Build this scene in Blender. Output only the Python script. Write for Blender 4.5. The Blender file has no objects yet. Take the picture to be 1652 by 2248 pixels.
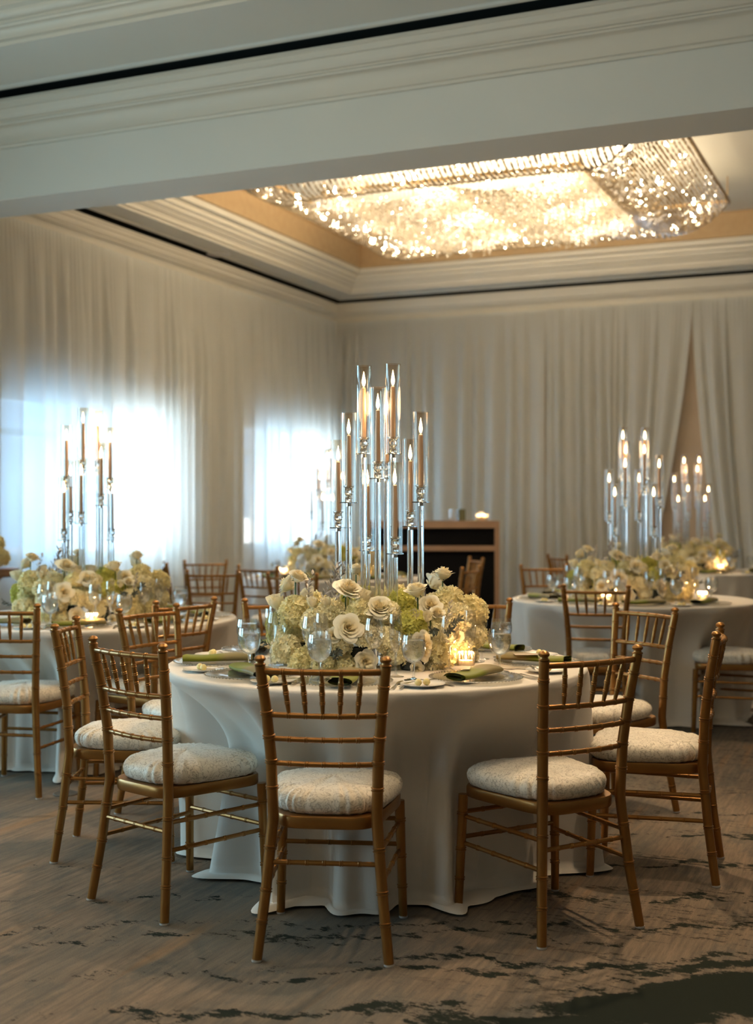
import bpy, math, random
from math import sin, cos, pi, sqrt, radians, atan2, hypot
from mathutils import Vector, Matrix

random.seed(7)
scn = bpy.context.scene
COL = scn.collection
F = 2750.0                       # focal length in pixels of the 1652x2248 frame
EYE = 1.34
YAW = radians(23.5)
CY, SY = cos(YAW), sin(YAW)

# ------------------------------------------------------------------ camera
cd = bpy.data.cameras.new('camera')
cam = bpy.data.objects.new('camera', cd)
COL.objects.link(cam)
cam.location = (0, 0, EYE)
cam.rotation_euler = (pi / 2, 0, YAW)
cd.sensor_fit = 'HORIZONTAL'
cd.sensor_width = 24.0
cd.lens = F / 1652.0 * 24.0
cd.clip_end = 200
cd.dof.use_dof = True
cd.dof.focus_distance = 4.35
cd.dof.aperture_fstop = 2.1
scn.camera = cam
scn.view_settings.view_transform = 'Standard'
scn.view_settings.look = 'None'
scn.view_settings.gamma = 1
scn.view_settings.exposure = 0.28

# ------------------------------------------------------------------ world, sun, lamps
wd = bpy.data.worlds.new('world')
scn.world = wd
wd.use_nodes = True
wn = wd.node_tree.nodes
wn['Background'].inputs[0].default_value = (0.42, 0.68, 1.0, 1)
wn['Background'].inputs[1].default_value = 2.2

def lamp(name, kind, loc, energy, color, rot=(0, 0, 0), **kw):
    d = bpy.data.lights.new(name, kind)
    d.energy = energy
    d.color = color
    for k, v in kw.items():
        setattr(d, k, v)
    o = bpy.data.objects.new(name, d)
    COL.objects.link(o)
    o.location = loc
    o.rotation_euler = rot
    return o

WARM = (1.0, 0.70, 0.40)
# sun outside, high over the roof, striking the added facade strips across from the windows
lamp('sun', 'SUN', (0, 0, 20), 55.0, (1.0, 0.97, 0.92), rot=(0, radians(33), 0), angle=radians(1))
# daylight entering the windows of the left wall
for wy, wl, we, wc in ((8.70, 0.95, 40, (0.34, 0.66, 1.0)), (10.0, 1.05, 68, (0.66, 0.86, 1.0)), (12.55, 0.6, 28, (0.34, 0.66, 1.0)), (13.55, 1.1, 62, (0.66, 0.86, 1.0))):
    lamp('window_daylight', 'AREA', (-7.35, wy, 1.65), we, wc, rot=(0, -pi / 2, 0), shape='RECTANGLE', size=1.4, size_y=wl)
lamp('window_daylight', 'AREA', (-7.30, 3.4, 1.75), 140, (0.50, 0.86, 0.95), rot=(0, -pi / 2, 0), shape='RECTANGLE', size=1.9, size_y=3.2)
lamp('window_daylight', 'AREA', (-7.30, -0.6, 1.75), 90, (0.60, 0.88, 0.92), rot=(0, -pi / 2, 0), shape='RECTANGLE', size=1.9, size_y=3.0)
# recessed warm ceiling downlights over the near tables
def aim(loc, tgt):
    v = Vector(tgt) - Vector(loc)
    return v.to_track_quat('-Z', 'Y').to_euler()
for lc, tg, en in (((-1.2, 5.9, 3.9), (-1.8, 4.4, 0.7), 230), ((-0.2, 4.4, 3.9), (-0.9, 4.0, 0.5), 90), ((-3.6, 4.6, 3.9), (-3.0, 4.2, 0.6), 60),
                   ((-4.6, 7.4, 3.3), (-4.5, 6.4, 0.6), 60),
                   ((-1.2, 9.2, 3.9), (-1.7, 8.3, 0.7), 80), ((-5.4, 12.6, 3.9), (-4.7, 9.5, 0.7), 50)):
    lamp('downlight_lamp', 'SPOT', lc, en, (1.0, 0.72, 0.44), rot=aim(lc, tg), spot_size=radians(75), spot_blend=0.6, shadow_soft_size=0.05)

# narrow spots added to brighten the centrepieces, no fixtures known
for lc, tx, tz, en in (((-0.7, 2.0, 3.9), 0.0, 4.75, 130), ((-3.2, 4.4, 3.9), -1.57, 6.8, 60), ((-0.4, 5.6, 3.9), 1.70, 8.25, 60)):
    tg_ = (CY * tx - SY * tz, SY * tx + CY * tz, 0.95)
    lamp('added_flower_spot', 'SPOT', lc, en, (1.0, 0.80, 0.56), rot=aim(lc, tg_), spot_size=radians(19), spot_blend=0.9, shadow_soft_size=0.04)

# ------------------------------------------------------------------ materials
MATS = {}
def newmat(name):
    m = bpy.data.materials.new(name)
    m.use_nodes = True
    m.node_tree.nodes.clear()
    MATS[name] = m
    return m, m.node_tree.nodes, m.node_tree.links

def principled(name, col, rough=0.5, metal=0.0, noise=None, bump=None, spec=0.5, trans=0.0, sheen=0.0, sss=0.0, coat=0.0):
    """noise=(scale, colour2, amount); bump=(scale, strength, distance)"""
    m, N, L = newmat(name)
    out = N.new('ShaderNodeOutputMaterial')
    p = N.new('ShaderNodeBsdfPrincipled')
    L.new(p.outputs[0], out.inputs[0])
    p.inputs['Base Color'].default_value = (*col, 1)
    p.inputs['Roughness'].default_value = rough
    p.inputs['Metallic'].default_value = metal
    p.inputs['Specular IOR Level'].default_value = spec
    p.inputs['Transmission Weight'].default_value = trans
    p.inputs['Sheen Weight'].default_value = sheen
    p.inputs['Coat Weight'].default_value = coat
    if sss:
        p.inputs['Subsurface Weight'].default_value = sss
        p.inputs['Subsurface Radius'].default_value = (0.01, 0.008, 0.005)
        p.inputs['Subsurface Scale'].default_value = 1.0
    tc = N.new('ShaderNodeTexCoord')
    if noise:
        n = N.new('ShaderNodeTexNoise')
        n.inputs['Scale'].default_value = noise[0]
        n.inputs['Detail'].default_value = 5
        L.new(tc.outputs['Object'], n.inputs['Vector'])
        mx = N.new('ShaderNodeMix'); mx.data_type = 'RGBA'
        mx.inputs['A'].default_value = (*col, 1)
        mx.inputs['B'].default_value = (*noise[1], 1)
        mr = N.new('ShaderNodeMapRange')
        mr.inputs['From Min'].default_value = 0.35; mr.inputs['From Max'].default_value = 0.7
        mr.inputs['To Max'].default_value = noise[2]
        L.new(n.outputs['Fac'], mr.inputs['Value'])
        L.new(mr.outputs[0], mx.inputs['Factor'])
        L.new(mx.outputs['Result'], p.inputs['Base Color'])
    if bump:
        n2 = N.new('ShaderNodeTexNoise')
        n2.inputs['Scale'].default_value = bump[0]
        n2.inputs['Detail'].default_value = 4
        L.new(tc.outputs['Object'], n2.inputs['Vector'])
        b = N.new('ShaderNodeBump')
        b.inputs['Strength'].default_value = bump[1]
        b.inputs['Distance'].default_value = bump[2]
        L.new(n2.outputs['Fac'], b.inputs['Height'])
        L.new(b.outputs[0], p.inputs['Normal'])
    return m

def emission(name, col, st):
    m, N, L = newmat(name)
    out = N.new('ShaderNodeOutputMaterial')
    e = N.new('ShaderNodeEmission')
    e.inputs[0].default_value = (*col, 1); e.inputs[1].default_value = st
    L.new(e.outputs[0], out.inputs[0])
    return m

def thin_glass(name, tint=(1, 1, 1), gloss=0.12, rough=0.02, smoke=None):
    m, N, L = newmat(name)
    out = N.new('ShaderNodeOutputMaterial')
    t = N.new('ShaderNodeBsdfTransparent'); t.inputs[0].default_value = (*tint, 1)
    g = N.new('ShaderNodeBsdfGlossy'); g.inputs['Roughness'].default_value = rough
    lw = N.new('ShaderNodeLayerWeight'); lw.inputs['Blend'].default_value = 0.35
    mr = N.new('ShaderNodeMapRange')
    mr.inputs['To Min'].default_value = gloss * 0.8; mr.inputs['To Max'].default_value = 0.75
    pw = N.new('ShaderNodeMath'); pw.operation = 'POWER'; pw.inputs[1].default_value = 2.2
    L.new(lw.outputs['Facing'], pw.inputs[0])
    L.new(pw.outputs[0], mr.inputs['Value'])
    mx = N.new('ShaderNodeMixShader')
    L.new(mr.outputs[0], mx.inputs[0]); L.new(t.outputs[0], mx.inputs[1]); L.new(g.outputs[0], mx.inputs[2])
    L.new(mx.outputs[0], out.inputs[0])
    if smoke:      # amber soot stain near the tube's top rim (object z)
        tc = N.new('ShaderNodeTexCoord'); sp = N.new('ShaderNodeSeparateXYZ')
        L.new(tc.outputs['Object'], sp.inputs[0])
        r = N.new('ShaderNodeMapRange')
        r.inputs['From Min'].default_value = smoke[0]; r.inputs['From Max'].default_value = smoke[1]
        L.new(sp.outputs['Z'], r.inputs['Value'])
        c = N.new('ShaderNodeMix'); c.data_type = 'RGBA'
        c.inputs['A'].default_value = (*tint, 1); c.inputs['B'].default_value = (*smoke[2], 1)
        L.new(r.outputs[0], c.inputs['Factor']); L.new(c.outputs['Result'], t.inputs[0])
    return m

def solid_glass(name, col=(1, 1, 1), rough=0.0, ior=1.47, bump=None):
    m, N, L = newmat(name)
    out = N.new('ShaderNodeOutputMaterial')
    g = N.new('ShaderNodeBsdfGlass')
    g.inputs['Color'].default_value = (*col, 1)
    g.inputs['Roughness'].default_value = rough
    g.inputs['IOR'].default_value = ior
    L.new(g.outputs[0], out.inputs[0])
    if bump:
        tc = N.new('ShaderNodeTexCoord'); n2 = N.new('ShaderNodeTexNoise')
        n2.inputs['Scale'].default_value = bump[0]
        L.new(tc.outputs['Object'], n2.inputs['Vector'])
        b = N.new('ShaderNodeBump'); b.inputs['Strength'].default_value = bump[1]; b.inputs['Distance'].default_value = bump[2]
        L.new(n2.outputs['Fac'], b.inputs['Height']); L.new(b.outputs[0], g.inputs['Normal'])
    return m

def sheer(name, col, transp, transl):
    m, N, L = newmat(name)
    out = N.new('ShaderNodeOutputMaterial')
    d = N.new('ShaderNodeBsdfDiffuse'); d.inputs[0].default_value = (*col, 1)
    t = N.new('ShaderNodeBsdfTranslucent'); t.inputs[0].default_value = (*col, 1)
    a = N.new('ShaderNodeMixShader'); a.inputs[0].default_value = transl
    L.new(d.outputs[0], a.inputs[1]); L.new(t.outputs[0], a.inputs[2])
    tr = N.new('ShaderNodeBsdfTransparent')
    b = N.new('ShaderNodeMixShader'); b.inputs[0].default_value = transp
    L.new(a.outputs[0], b.inputs[1]); L.new(tr.outputs[0], b.inputs[2])
    L.new(b.outputs[0], out.inputs[0])
    return m

def petal(name, col, col2, transl=0.3, nscale=30):
    m, N, L = newmat(name)
    out = N.new('ShaderNodeOutputMaterial')
    tc = N.new('ShaderNodeTexCoord'); n = N.new('ShaderNodeTexNoise'); n.inputs['Scale'].default_value = nscale
    L.new(tc.outputs['Object'], n.inputs['Vector'])
    mx = N.new('ShaderNodeMix'); mx.data_type = 'RGBA'
    mx.inputs['A'].default_value = (*col, 1); mx.inputs['B'].default_value = (*col2, 1)
    L.new(n.outputs['Fac'], mx.inputs['Factor'])
    d = N.new('ShaderNodeBsdfDiffuse'); t = N.new('ShaderNodeBsdfTranslucent')
    L.new(mx.outputs['Result'], d.inputs[0]); L.new(mx.outputs['Result'], t.inputs[0])
    a = N.new('ShaderNodeMixShader'); a.inputs[0].default_value = transl
    L.new(d.outputs[0], a.inputs[1]); L.new(t.outputs[0], a.inputs[2]); L.new(a.outputs[0], out.inputs[0])
    return m

gold = principled('painted_gold_wood', (0.33, 0.155, 0.036), 0.34, 0.72, noise=(9, (0.24, 0.10, 0.024), 0.6), bump=(60, 0.12, 0.002), coat=0.15)
glide_m = principled('grey_plastic_glide', (0.45, 0.42, 0.38), 0.6)
cloth_m = principled('ivory_table_linen', (0.74, 0.69, 0.62), 0.75, bump=(260, 0.25, 0.002), sheen=0.2)
paint = principled('warm_white_ceiling_paint', (0.70, 0.69, 0.63), 0.75, noise=(1.2, (0.66, 0.65, 0.59), 0.5))
cream = principled('cream_moulding_paint', (0.66, 0.62, 0.53), 0.55)
cove_m = principled('tan_cove_covering', (0.50, 0.35, 0.19), 0.8, noise=(14, (0.44, 0.30, 0.16), 0.7))
gap_m = principled('shaded_reveal_gap', (0.01, 0.012, 0.01), 0.9)  # near-black stands in for the shade inside the cornice reveal
wall_m = principled('tan_wall_covering', (0.42, 0.33, 0.25), 0.85, noise=(5, (0.38, 0.30, 0.22), 0.6))
frame_m = principled('white_window_paint', (0.75, 0.74, 0.72), 0.5)
facade_m = principled('pale_render_outside', (0.85, 0.84, 0.80), 0.9, noise=(2, (0.8, 0.78, 0.74), 0.5))
asphalt_m = principled('grey_asphalt', (0.07, 0.07, 0.075), 0.95)
glass_thin = thin_glass('clear_thin_glass', gloss=0.24)
pane_m = thin_glass('window_glass', (0.96, 0.98, 1.0), 0.05)
tube_m = thin_glass('hurricane_glass', (0.985, 0.985, 0.98), 0.12, smoke=(0.27, 0.345, (0.90, 0.78, 0.64)))
crystal_solid = solid_glass('clear_crystal', (0.97, 0.99, 1.0))
water_m = solid_glass('iced_water', (0.93, 0.96, 0.97), 0.12, 1.33, bump=(110, 1.0, 0.004))
silver = principled('polished_silver', (0.75, 0.72, 0.68), 0.18, 1.0)
white_china = principled('white_china', (0.88, 0.86, 0.82), 0.2, coat=0.4)
butter_m = principled('pale_butter', (0.88, 0.74, 0.34), 0.45, sss=0.2)
candle_m = principled('bronze_taper_wax', (0.50, 0.34, 0.22), 0.38, 0.15, coat=0.2)
flame_m = emission('candle_flame', (1.0, 0.66, 0.30), 28)
wick_m = principled('charred_wick', (0.02, 0.015, 0.01), 0.9)
def rose_material():
    m, N, L = newmat('ivory_rose_petal')
    out = N.new('ShaderNodeOutputMaterial'); tc = N.new('ShaderNodeTexCoord')
    ln = N.new('ShaderNodeVectorMath'); ln.operation = 'LENGTH'
    mp = N.new('ShaderNodeMapping'); mp.inputs['Scale'].default_value = (1, 1, 0.25); L.new(tc.outputs['Object'], mp.inputs['Vector'])
    L.new(mp.outputs[0], ln.inputs[0])
    cr = N.new('ShaderNodeMapRange'); cr.inputs['From Min'].default_value = 0.1; cr.inputs['From Max'].default_value = 0.75; L.new(ln.outputs['Value'], cr.inputs['Value'])
    mx = N.new('ShaderNodeMix'); mx.data_type = 'RGBA'; mx.inputs['A'].default_value = (0.93, 0.80, 0.50, 1); mx.inputs['B'].default_value = (0.94, 0.90, 0.76, 1)
    L.new(cr.outputs[0], mx.inputs['Factor'])
    d = N.new('ShaderNodeBsdfDiffuse'); t = N.new('ShaderNodeBsdfTranslucent'); L.new(mx.outputs['Result'], d.inputs[0]); L.new(mx.outputs['Result'], t.inputs[0])
    a = N.new('ShaderNodeMixShader'); a.inputs[0].default_value = 0.16
    L.new(d.outputs[0], a.inputs[1]); L.new(t.outputs[0], a.inputs[2]); L.new(a.outputs[0], out.inputs[0])
    return m
rose_m = rose_material()
bud_m = petal('cream_bud_petal', (0.86, 0.80, 0.62), (0.80, 0.72, 0.50), 0.3)
hyd_cream = petal('cream_hydrangea_petal', (0.88, 0.77, 0.40), (0.93, 0.86, 0.58), 0.2)
hyd_white = petal('white_hydrangea_petal', (0.93, 0.88, 0.66), (0.92, 0.82, 0.52), 0.2)
hyd_lime = petal('lime_hydrangea_petal', (0.66, 0.64, 0.13), (0.76, 0.72, 0.28), 0.3)
stem_m = principled('green_stem', (0.06, 0.13, 0.04), 0.6)
silverleaf_m = principled('silvery_leaf', (0.50, 0.47, 0.44), 0.35, 0.35, noise=(40, (0.30, 0.29, 0.28), 0.8))
darkleaf_m = principled('dark_leaf', (0.05, 0.07, 0.045), 0.5, noise=(30, (0.12, 0.11, 0.09), 0.8))
vase_m = principled('black_low_vase', (0.015, 0.02, 0.018), 0.25)
black_panel = principled('black_bar_panel', (0.006, 0.0055, 0.0055), 0.95, spec=0.1)
bar_wood = principled('tan_bar_wood', (0.33, 0.20, 0.12), 0.5, noise=(6, (0.26, 0.15, 0.09), 0.7))
card_m = principled('tan_menu_card', (0.42, 0.33, 0.24), 0.55)
olive_box_m = principled('olive_box', (0.10, 0.10, 0.04), 0.6)
wax_white = principled('white_votive_wax', (0.9, 0.82, 0.66), 0.5, sss=0.3)
drape_m = sheer('sheer_ivory_drape', (0.74, 0.755, 0.725), 0.13, 0.42)
chrome_m = principled('dull_metal', (0.3, 0.3, 0.28), 0.4, 0.9)
pot_m = principled('white_cover_cloth', (0.75, 0.74, 0.74), 0.7)

def cushion_material():
    m, N, L = newmat('ivory_jacquard')
    out = N.new('ShaderNodeOutputMaterial'); p = N.new('ShaderNodeBsdfPrincipled'); L.new(p.outputs[0], out.inputs[0])
    tc = N.new('ShaderNodeTexCoord')
    n = N.new('ShaderNodeTexNoise'); n.inputs['Scale'].default_value = 44; n.inputs['Detail'].default_value = 1.5
    n.inputs['Distortion'].default_value = 1.6
    L.new(tc.outputs['Object'], n.inputs['Vector'])
    # thin scroll lines where the noise crosses 0.5
    a = N.new('ShaderNodeMath'); a.operation = 'SUBTRACT'; a.inputs[1].default_value = 0.5; L.new(n.outputs['Fac'], a.inputs[0])
    b = N.new('ShaderNodeMath'); b.operation = 'ABSOLUTE'; L.new(a.outputs[0], b.inputs[0])
    r = N.new('ShaderNodeMapRange'); r.inputs['From Max'].default_value = 0.05; r.inputs['To Min'].default_value = 1; r.inputs['To Max'].default_value = 0
    L.new(b.outputs[0], r.inputs['Value'])
    mx = N.new('ShaderNodeMix'); mx.data_type = 'RGBA'
    mx.inputs['A'].default_value = (0.80, 0.73, 0.61, 1); mx.inputs['B'].default_value = (0.44, 0.38, 0.29, 1)
    L.new(r.outputs[0], mx.inputs['Factor']); L.new(mx.outputs['Result'], p.inputs['Base Color'])
    rr = N.new('ShaderNodeMapRange'); rr.inputs['To Min'].default_value = 0.45; rr.inputs['To Max'].default_value = 0.75
    L.new(r.outputs[0], rr.inputs['Value']); L.new(rr.outputs[0], p.inputs['Roughness'])
    p.inputs['Sheen Weight'].default_value = 0.3
    bp = N.new('ShaderNodeBump'); bp.inputs['Strength'].default_value = 0.3; bp.inputs['Distance'].default_value = 0.002
    L.new(r.outputs[0], bp.inputs['Height']); L.new(bp.outputs[0], p.inputs['Normal'])
    return m
cushion_m = cushion_material()

def napkin_material():
    m, N, L = newmat('olive_and_sage_satin')
    out = N.new('ShaderNodeOutputMaterial'); p = N.new('ShaderNodeBsdfPrincipled'); L.new(p.outputs[0], out.inputs[0])
    tc = N.new('ShaderNodeTexCoord'); sp = N.new('ShaderNodeSeparateXYZ'); L.new(tc.outputs['Object'], sp.inputs[0])
    r = N.new('ShaderNodeMapRange'); r.inputs['From Min'].default_value = -0.01; r.inputs['From Max'].default_value = 0.03
    L.new(sp.outputs['X'], r.inputs['Value'])
    mx = N.new('ShaderNodeMix'); mx.data_type = 'RGBA'
    mx.inputs['A'].default_value = (0.17, 0.19, 0.012, 1); mx.inputs['B'].default_value = (0.23, 0.185, 0.08, 1)
    L.new(r.outputs[0], mx.inputs['Factor']); L.new(mx.outputs['Result'], p.inputs['Base Color'])
    p.inputs['Roughness'].default_value = 0.5; p.inputs['Sheen Weight'].default_value = 0.05; p.inputs['Specular IOR Level'].default_value = 0.3
    n = N.new('ShaderNodeTexNoise'); n.inputs['Scale'].default_value = 300; L.new(tc.outputs['Object'], n.inputs['Vector'])
    bp = N.new('ShaderNodeBump'); bp.inputs['Strength'].default_value = 0.2; bp.inputs['Distance'].default_value = 0.001
    L.new(n.outputs['Fac'], bp.inputs['Height']); L.new(bp.outputs[0], p.inputs['Normal'])
    return m
napkin_m = napkin_material()

def crystal_material():
    m, N, L = newmat('chandelier_crystal')
    out = N.new('ShaderNodeOutputMaterial')
    d = N.new('ShaderNodeBsdfDiffuse'); d.inputs[0].default_value = (0.85, 0.76, 0.60, 1)
    t = N.new('ShaderNodeBsdfTranslucent'); t.inputs[0].default_value = (0.95, 0.86, 0.70, 1)
    g = N.new('ShaderNodeBsdfGlossy'); g.inputs['Roughness'].default_value = 0.06
    tr = N.new('ShaderNodeBsdfTransparent')
    a = N.new('ShaderNodeMixShader'); a.inputs[0].default_value = 0.65
    L.new(d.outputs[0], a.inputs[1]); L.new(t.outputs[0], a.inputs[2])
    b = N.new('ShaderNodeMixShader'); b.inputs[0].default_value = 0.5
    L.new(a.outputs[0], b.inputs[1]); L.new(g.outputs[0], b.inputs[2])
    c = N.new('ShaderNodeMixShader'); c.inputs[0].default_value = 0.0
    L.new(b.outputs[0], c.inputs[1]); L.new(tr.outputs[0], c.inputs[2])
    L.new(c.outputs[0], out.inputs[0])
    return m
crystal_m = crystal_material()
swag_m, _N, _L = newmat('gold_crystal_strand')
_o = _N.new('ShaderNodeOutputMaterial'); _d = _N.new('ShaderNodeBsdfDiffuse'); _d.inputs[0].default_value = (0.42, 0.32, 0.20, 1)
_t = _N.new('ShaderNodeBsdfTranslucent'); _t.inputs[0].default_value = (0.55, 0.43, 0.28, 1)
_g = _N.new('ShaderNodeBsdfGlossy'); _g.inputs['Roughness'].default_value = 0.05
_a = _N.new('ShaderNodeMixShader'); _a.inputs[0].default_value = 0.5; _b = _N.new('ShaderNodeMixShader'); _b.inputs[0].default_value = 0.38
_L.new(_d.outputs[0], _a.inputs[1]); _L.new(_t.outputs[0], _a.inputs[2]); _L.new(_a.outputs[0], _b.inputs[1]); _L.new(_g.outputs[0], _b.inputs[2]); _L.new(_b.outputs[0], _o.inputs[0])
bulb_glint_m = emission('chandelier_bulb_and_glint', (1.0, 0.82, 0.52), 60)  # glow shared by the bulbs and the imitated crystal glints

def carpet_material():
    m, N, L = newmat('abstract_carpet')
    out = N.new('ShaderNodeOutputMaterial'); p = N.new('ShaderNodeBsdfPrincipled'); L.new(p.outputs[0], out.inputs[0])
    p.inputs['Roughness'].default_value = 0.95; p.inputs['Specular IOR Level'].default_value = 0.1
    tc = N.new('ShaderNodeTexCoord')
    def mapping(scale, loc=(0, 0, 0), rot=0):
        mp = N.new('ShaderNodeMapping'); mp.inputs['Scale'].default_value = scale
        mp.inputs['Location'].default_value = loc; mp.inputs['Rotation'].default_value = (0, 0, rot)
        L.new(tc.outputs['Object'], mp.inputs['Vector']); return mp
    def noise(mp, sc, det=6, rough=0.6, dist=0.0):
        n = N.new('ShaderNodeTexNoise'); n.inputs['Scale'].default_value = sc; n.inputs['Detail'].default_value = det
        n.inputs['Roughness'].default_value = rough; n.inputs['Distortion'].default_value = dist
        L.new(mp.outputs[0], n.inputs['Vector']); return n
    def rng(src, a, b, c=0, d=1):
        r = N.new('ShaderNodeMapRange'); r.inputs['From Min'].default_value = a; r.inputs['From Max'].default_value = b
        r.inputs['To Min'].default_value = c; r.inputs['To Max'].default_value = d; L.new(src, r.inputs['Value']); return r.outputs[0]
    def mix(f, A, B):
        x = N.new('ShaderNodeMix'); x.data_type = 'RGBA'; L.new(f, x.inputs['Factor'])
        for k, v in (('A', A), ('B', B)):
            if isinstance(v, tuple): x.inputs[k].default_value = (*v, 1)
            else: L.new(v, x.inputs[k])
        return x.outputs['Result']
    def math_(op, a, b):
        x = N.new('ShaderNodeMath'); x.operation = op
        for i, v in enumerate((a, b)):
            if isinstance(v, (int, float)): x.inputs[i].default_value = v
            else: L.new(v, x.inputs[i])
        return x.outputs[0]
    streak = noise(mapping((44, 3.2, 1)), 1.0, 8, 0.75)          # yarn streaks running down the room
    patch = noise(mapping((0.9, 0.35, 1), (3, 1, 0)), 1.0, 4, 0.6)
    ochre = noise(mapping((5, 0.5, 1), (9, 2, 0)), 1.0, 4, 0.6)
    c = mix(rng(streak.outputs['Fac'], 0.38, 0.62), (0.165, 0.130, 0.100), (0.275, 0.207, 0.150))
    mott = noise(mapping((2.2, 0.8, 1), (7, 3, 0)), 3.0, 9, 0.78)
    c = mix(rng(mott.outputs['Fac'], 0.50, 0.60, 0, 0.55), c, (0.115, 0.112, 0.100))
    c = mix(rng(patch.outputs['Fac'], 0.46, 0.60, 0, 0.62), c, (0.115, 0.125, 0.115))
    c = mix(rng(ochre.outputs['Fac'], 0.60, 0.70, 0, 0.5), c, (0.36, 0.20, 0.085))
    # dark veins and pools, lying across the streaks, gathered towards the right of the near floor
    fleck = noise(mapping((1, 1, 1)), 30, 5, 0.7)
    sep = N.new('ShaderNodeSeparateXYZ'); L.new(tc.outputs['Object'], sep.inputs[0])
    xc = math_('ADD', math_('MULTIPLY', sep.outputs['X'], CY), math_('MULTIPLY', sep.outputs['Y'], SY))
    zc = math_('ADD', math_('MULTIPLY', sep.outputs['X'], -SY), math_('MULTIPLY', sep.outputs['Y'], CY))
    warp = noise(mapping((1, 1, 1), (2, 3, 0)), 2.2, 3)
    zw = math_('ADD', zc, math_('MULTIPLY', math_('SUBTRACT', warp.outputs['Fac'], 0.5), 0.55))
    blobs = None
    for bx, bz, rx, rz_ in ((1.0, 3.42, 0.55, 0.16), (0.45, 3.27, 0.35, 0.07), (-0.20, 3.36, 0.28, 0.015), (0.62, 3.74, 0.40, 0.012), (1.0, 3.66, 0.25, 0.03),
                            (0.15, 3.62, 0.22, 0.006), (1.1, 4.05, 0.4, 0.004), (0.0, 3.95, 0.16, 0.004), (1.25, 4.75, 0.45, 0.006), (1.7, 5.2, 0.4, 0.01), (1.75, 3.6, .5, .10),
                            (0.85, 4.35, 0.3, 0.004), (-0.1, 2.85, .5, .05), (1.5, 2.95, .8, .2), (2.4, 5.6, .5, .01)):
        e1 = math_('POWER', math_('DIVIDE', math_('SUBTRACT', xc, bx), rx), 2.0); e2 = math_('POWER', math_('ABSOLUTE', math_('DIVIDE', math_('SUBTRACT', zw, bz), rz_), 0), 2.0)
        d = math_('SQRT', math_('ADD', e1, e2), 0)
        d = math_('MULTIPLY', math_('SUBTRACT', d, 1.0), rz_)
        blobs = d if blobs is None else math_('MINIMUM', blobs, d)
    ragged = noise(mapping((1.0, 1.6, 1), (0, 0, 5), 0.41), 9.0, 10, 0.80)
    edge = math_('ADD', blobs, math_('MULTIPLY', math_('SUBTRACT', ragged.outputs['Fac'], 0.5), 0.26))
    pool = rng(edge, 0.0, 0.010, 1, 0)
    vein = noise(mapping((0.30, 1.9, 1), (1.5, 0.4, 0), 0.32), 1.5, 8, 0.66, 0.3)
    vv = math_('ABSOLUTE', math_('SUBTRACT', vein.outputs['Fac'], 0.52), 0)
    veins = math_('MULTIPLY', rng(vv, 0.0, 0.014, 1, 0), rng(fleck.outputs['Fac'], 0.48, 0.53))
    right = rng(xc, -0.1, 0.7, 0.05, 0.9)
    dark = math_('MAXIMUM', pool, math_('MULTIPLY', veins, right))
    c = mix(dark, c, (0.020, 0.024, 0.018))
    pile = noise(mapping((1, 1, 1)), 420, 2)
    c2 = N.new('ShaderNodeMix'); c2.data_type = 'RGBA'; c2.blend_type = 'MULTIPLY'; c2.inputs['Factor'].default_value = 1.0
    L.new(c, c2.inputs['A'])
    g = rng(pile.outputs['Fac'], 0.2, 0.8, 0.55, 1.35)
    cb = N.new('ShaderNodeCombineColor')
    for i in range(3): L.new(g, cb.inputs[i])
    L.new(cb.outputs[0], c2.inputs['B'])
    L.new(c2.outputs['Result'], p.inputs['Base Color'])
    bp = N.new('ShaderNodeBump'); bp.inputs['Strength'].default_value = 0.5; bp.inputs['Distance'].default_value = 0.004
    L.new(pile.outputs['Fac'], bp.inputs['Height']); L.new(bp.outputs[0], p.inputs['Normal'])
    return m
carpet_m = carpet_material()

# ------------------------------------------------------------------ mesh helpers
def W(X, Z, z=0.0):
    """camera-aligned ground coordinates (right X, ahead Z) -> room coordinates"""
    return Vector((CY * X - SY * Z, SY * X + CY * Z, z))
def P(px, D, z=0.0):
    return W((px - 826) / F * D, D, z)
def PY(px, py, D):
    return W((px - 826) / F * D, D, EYE + (1124 - py) / F * D)

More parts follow.
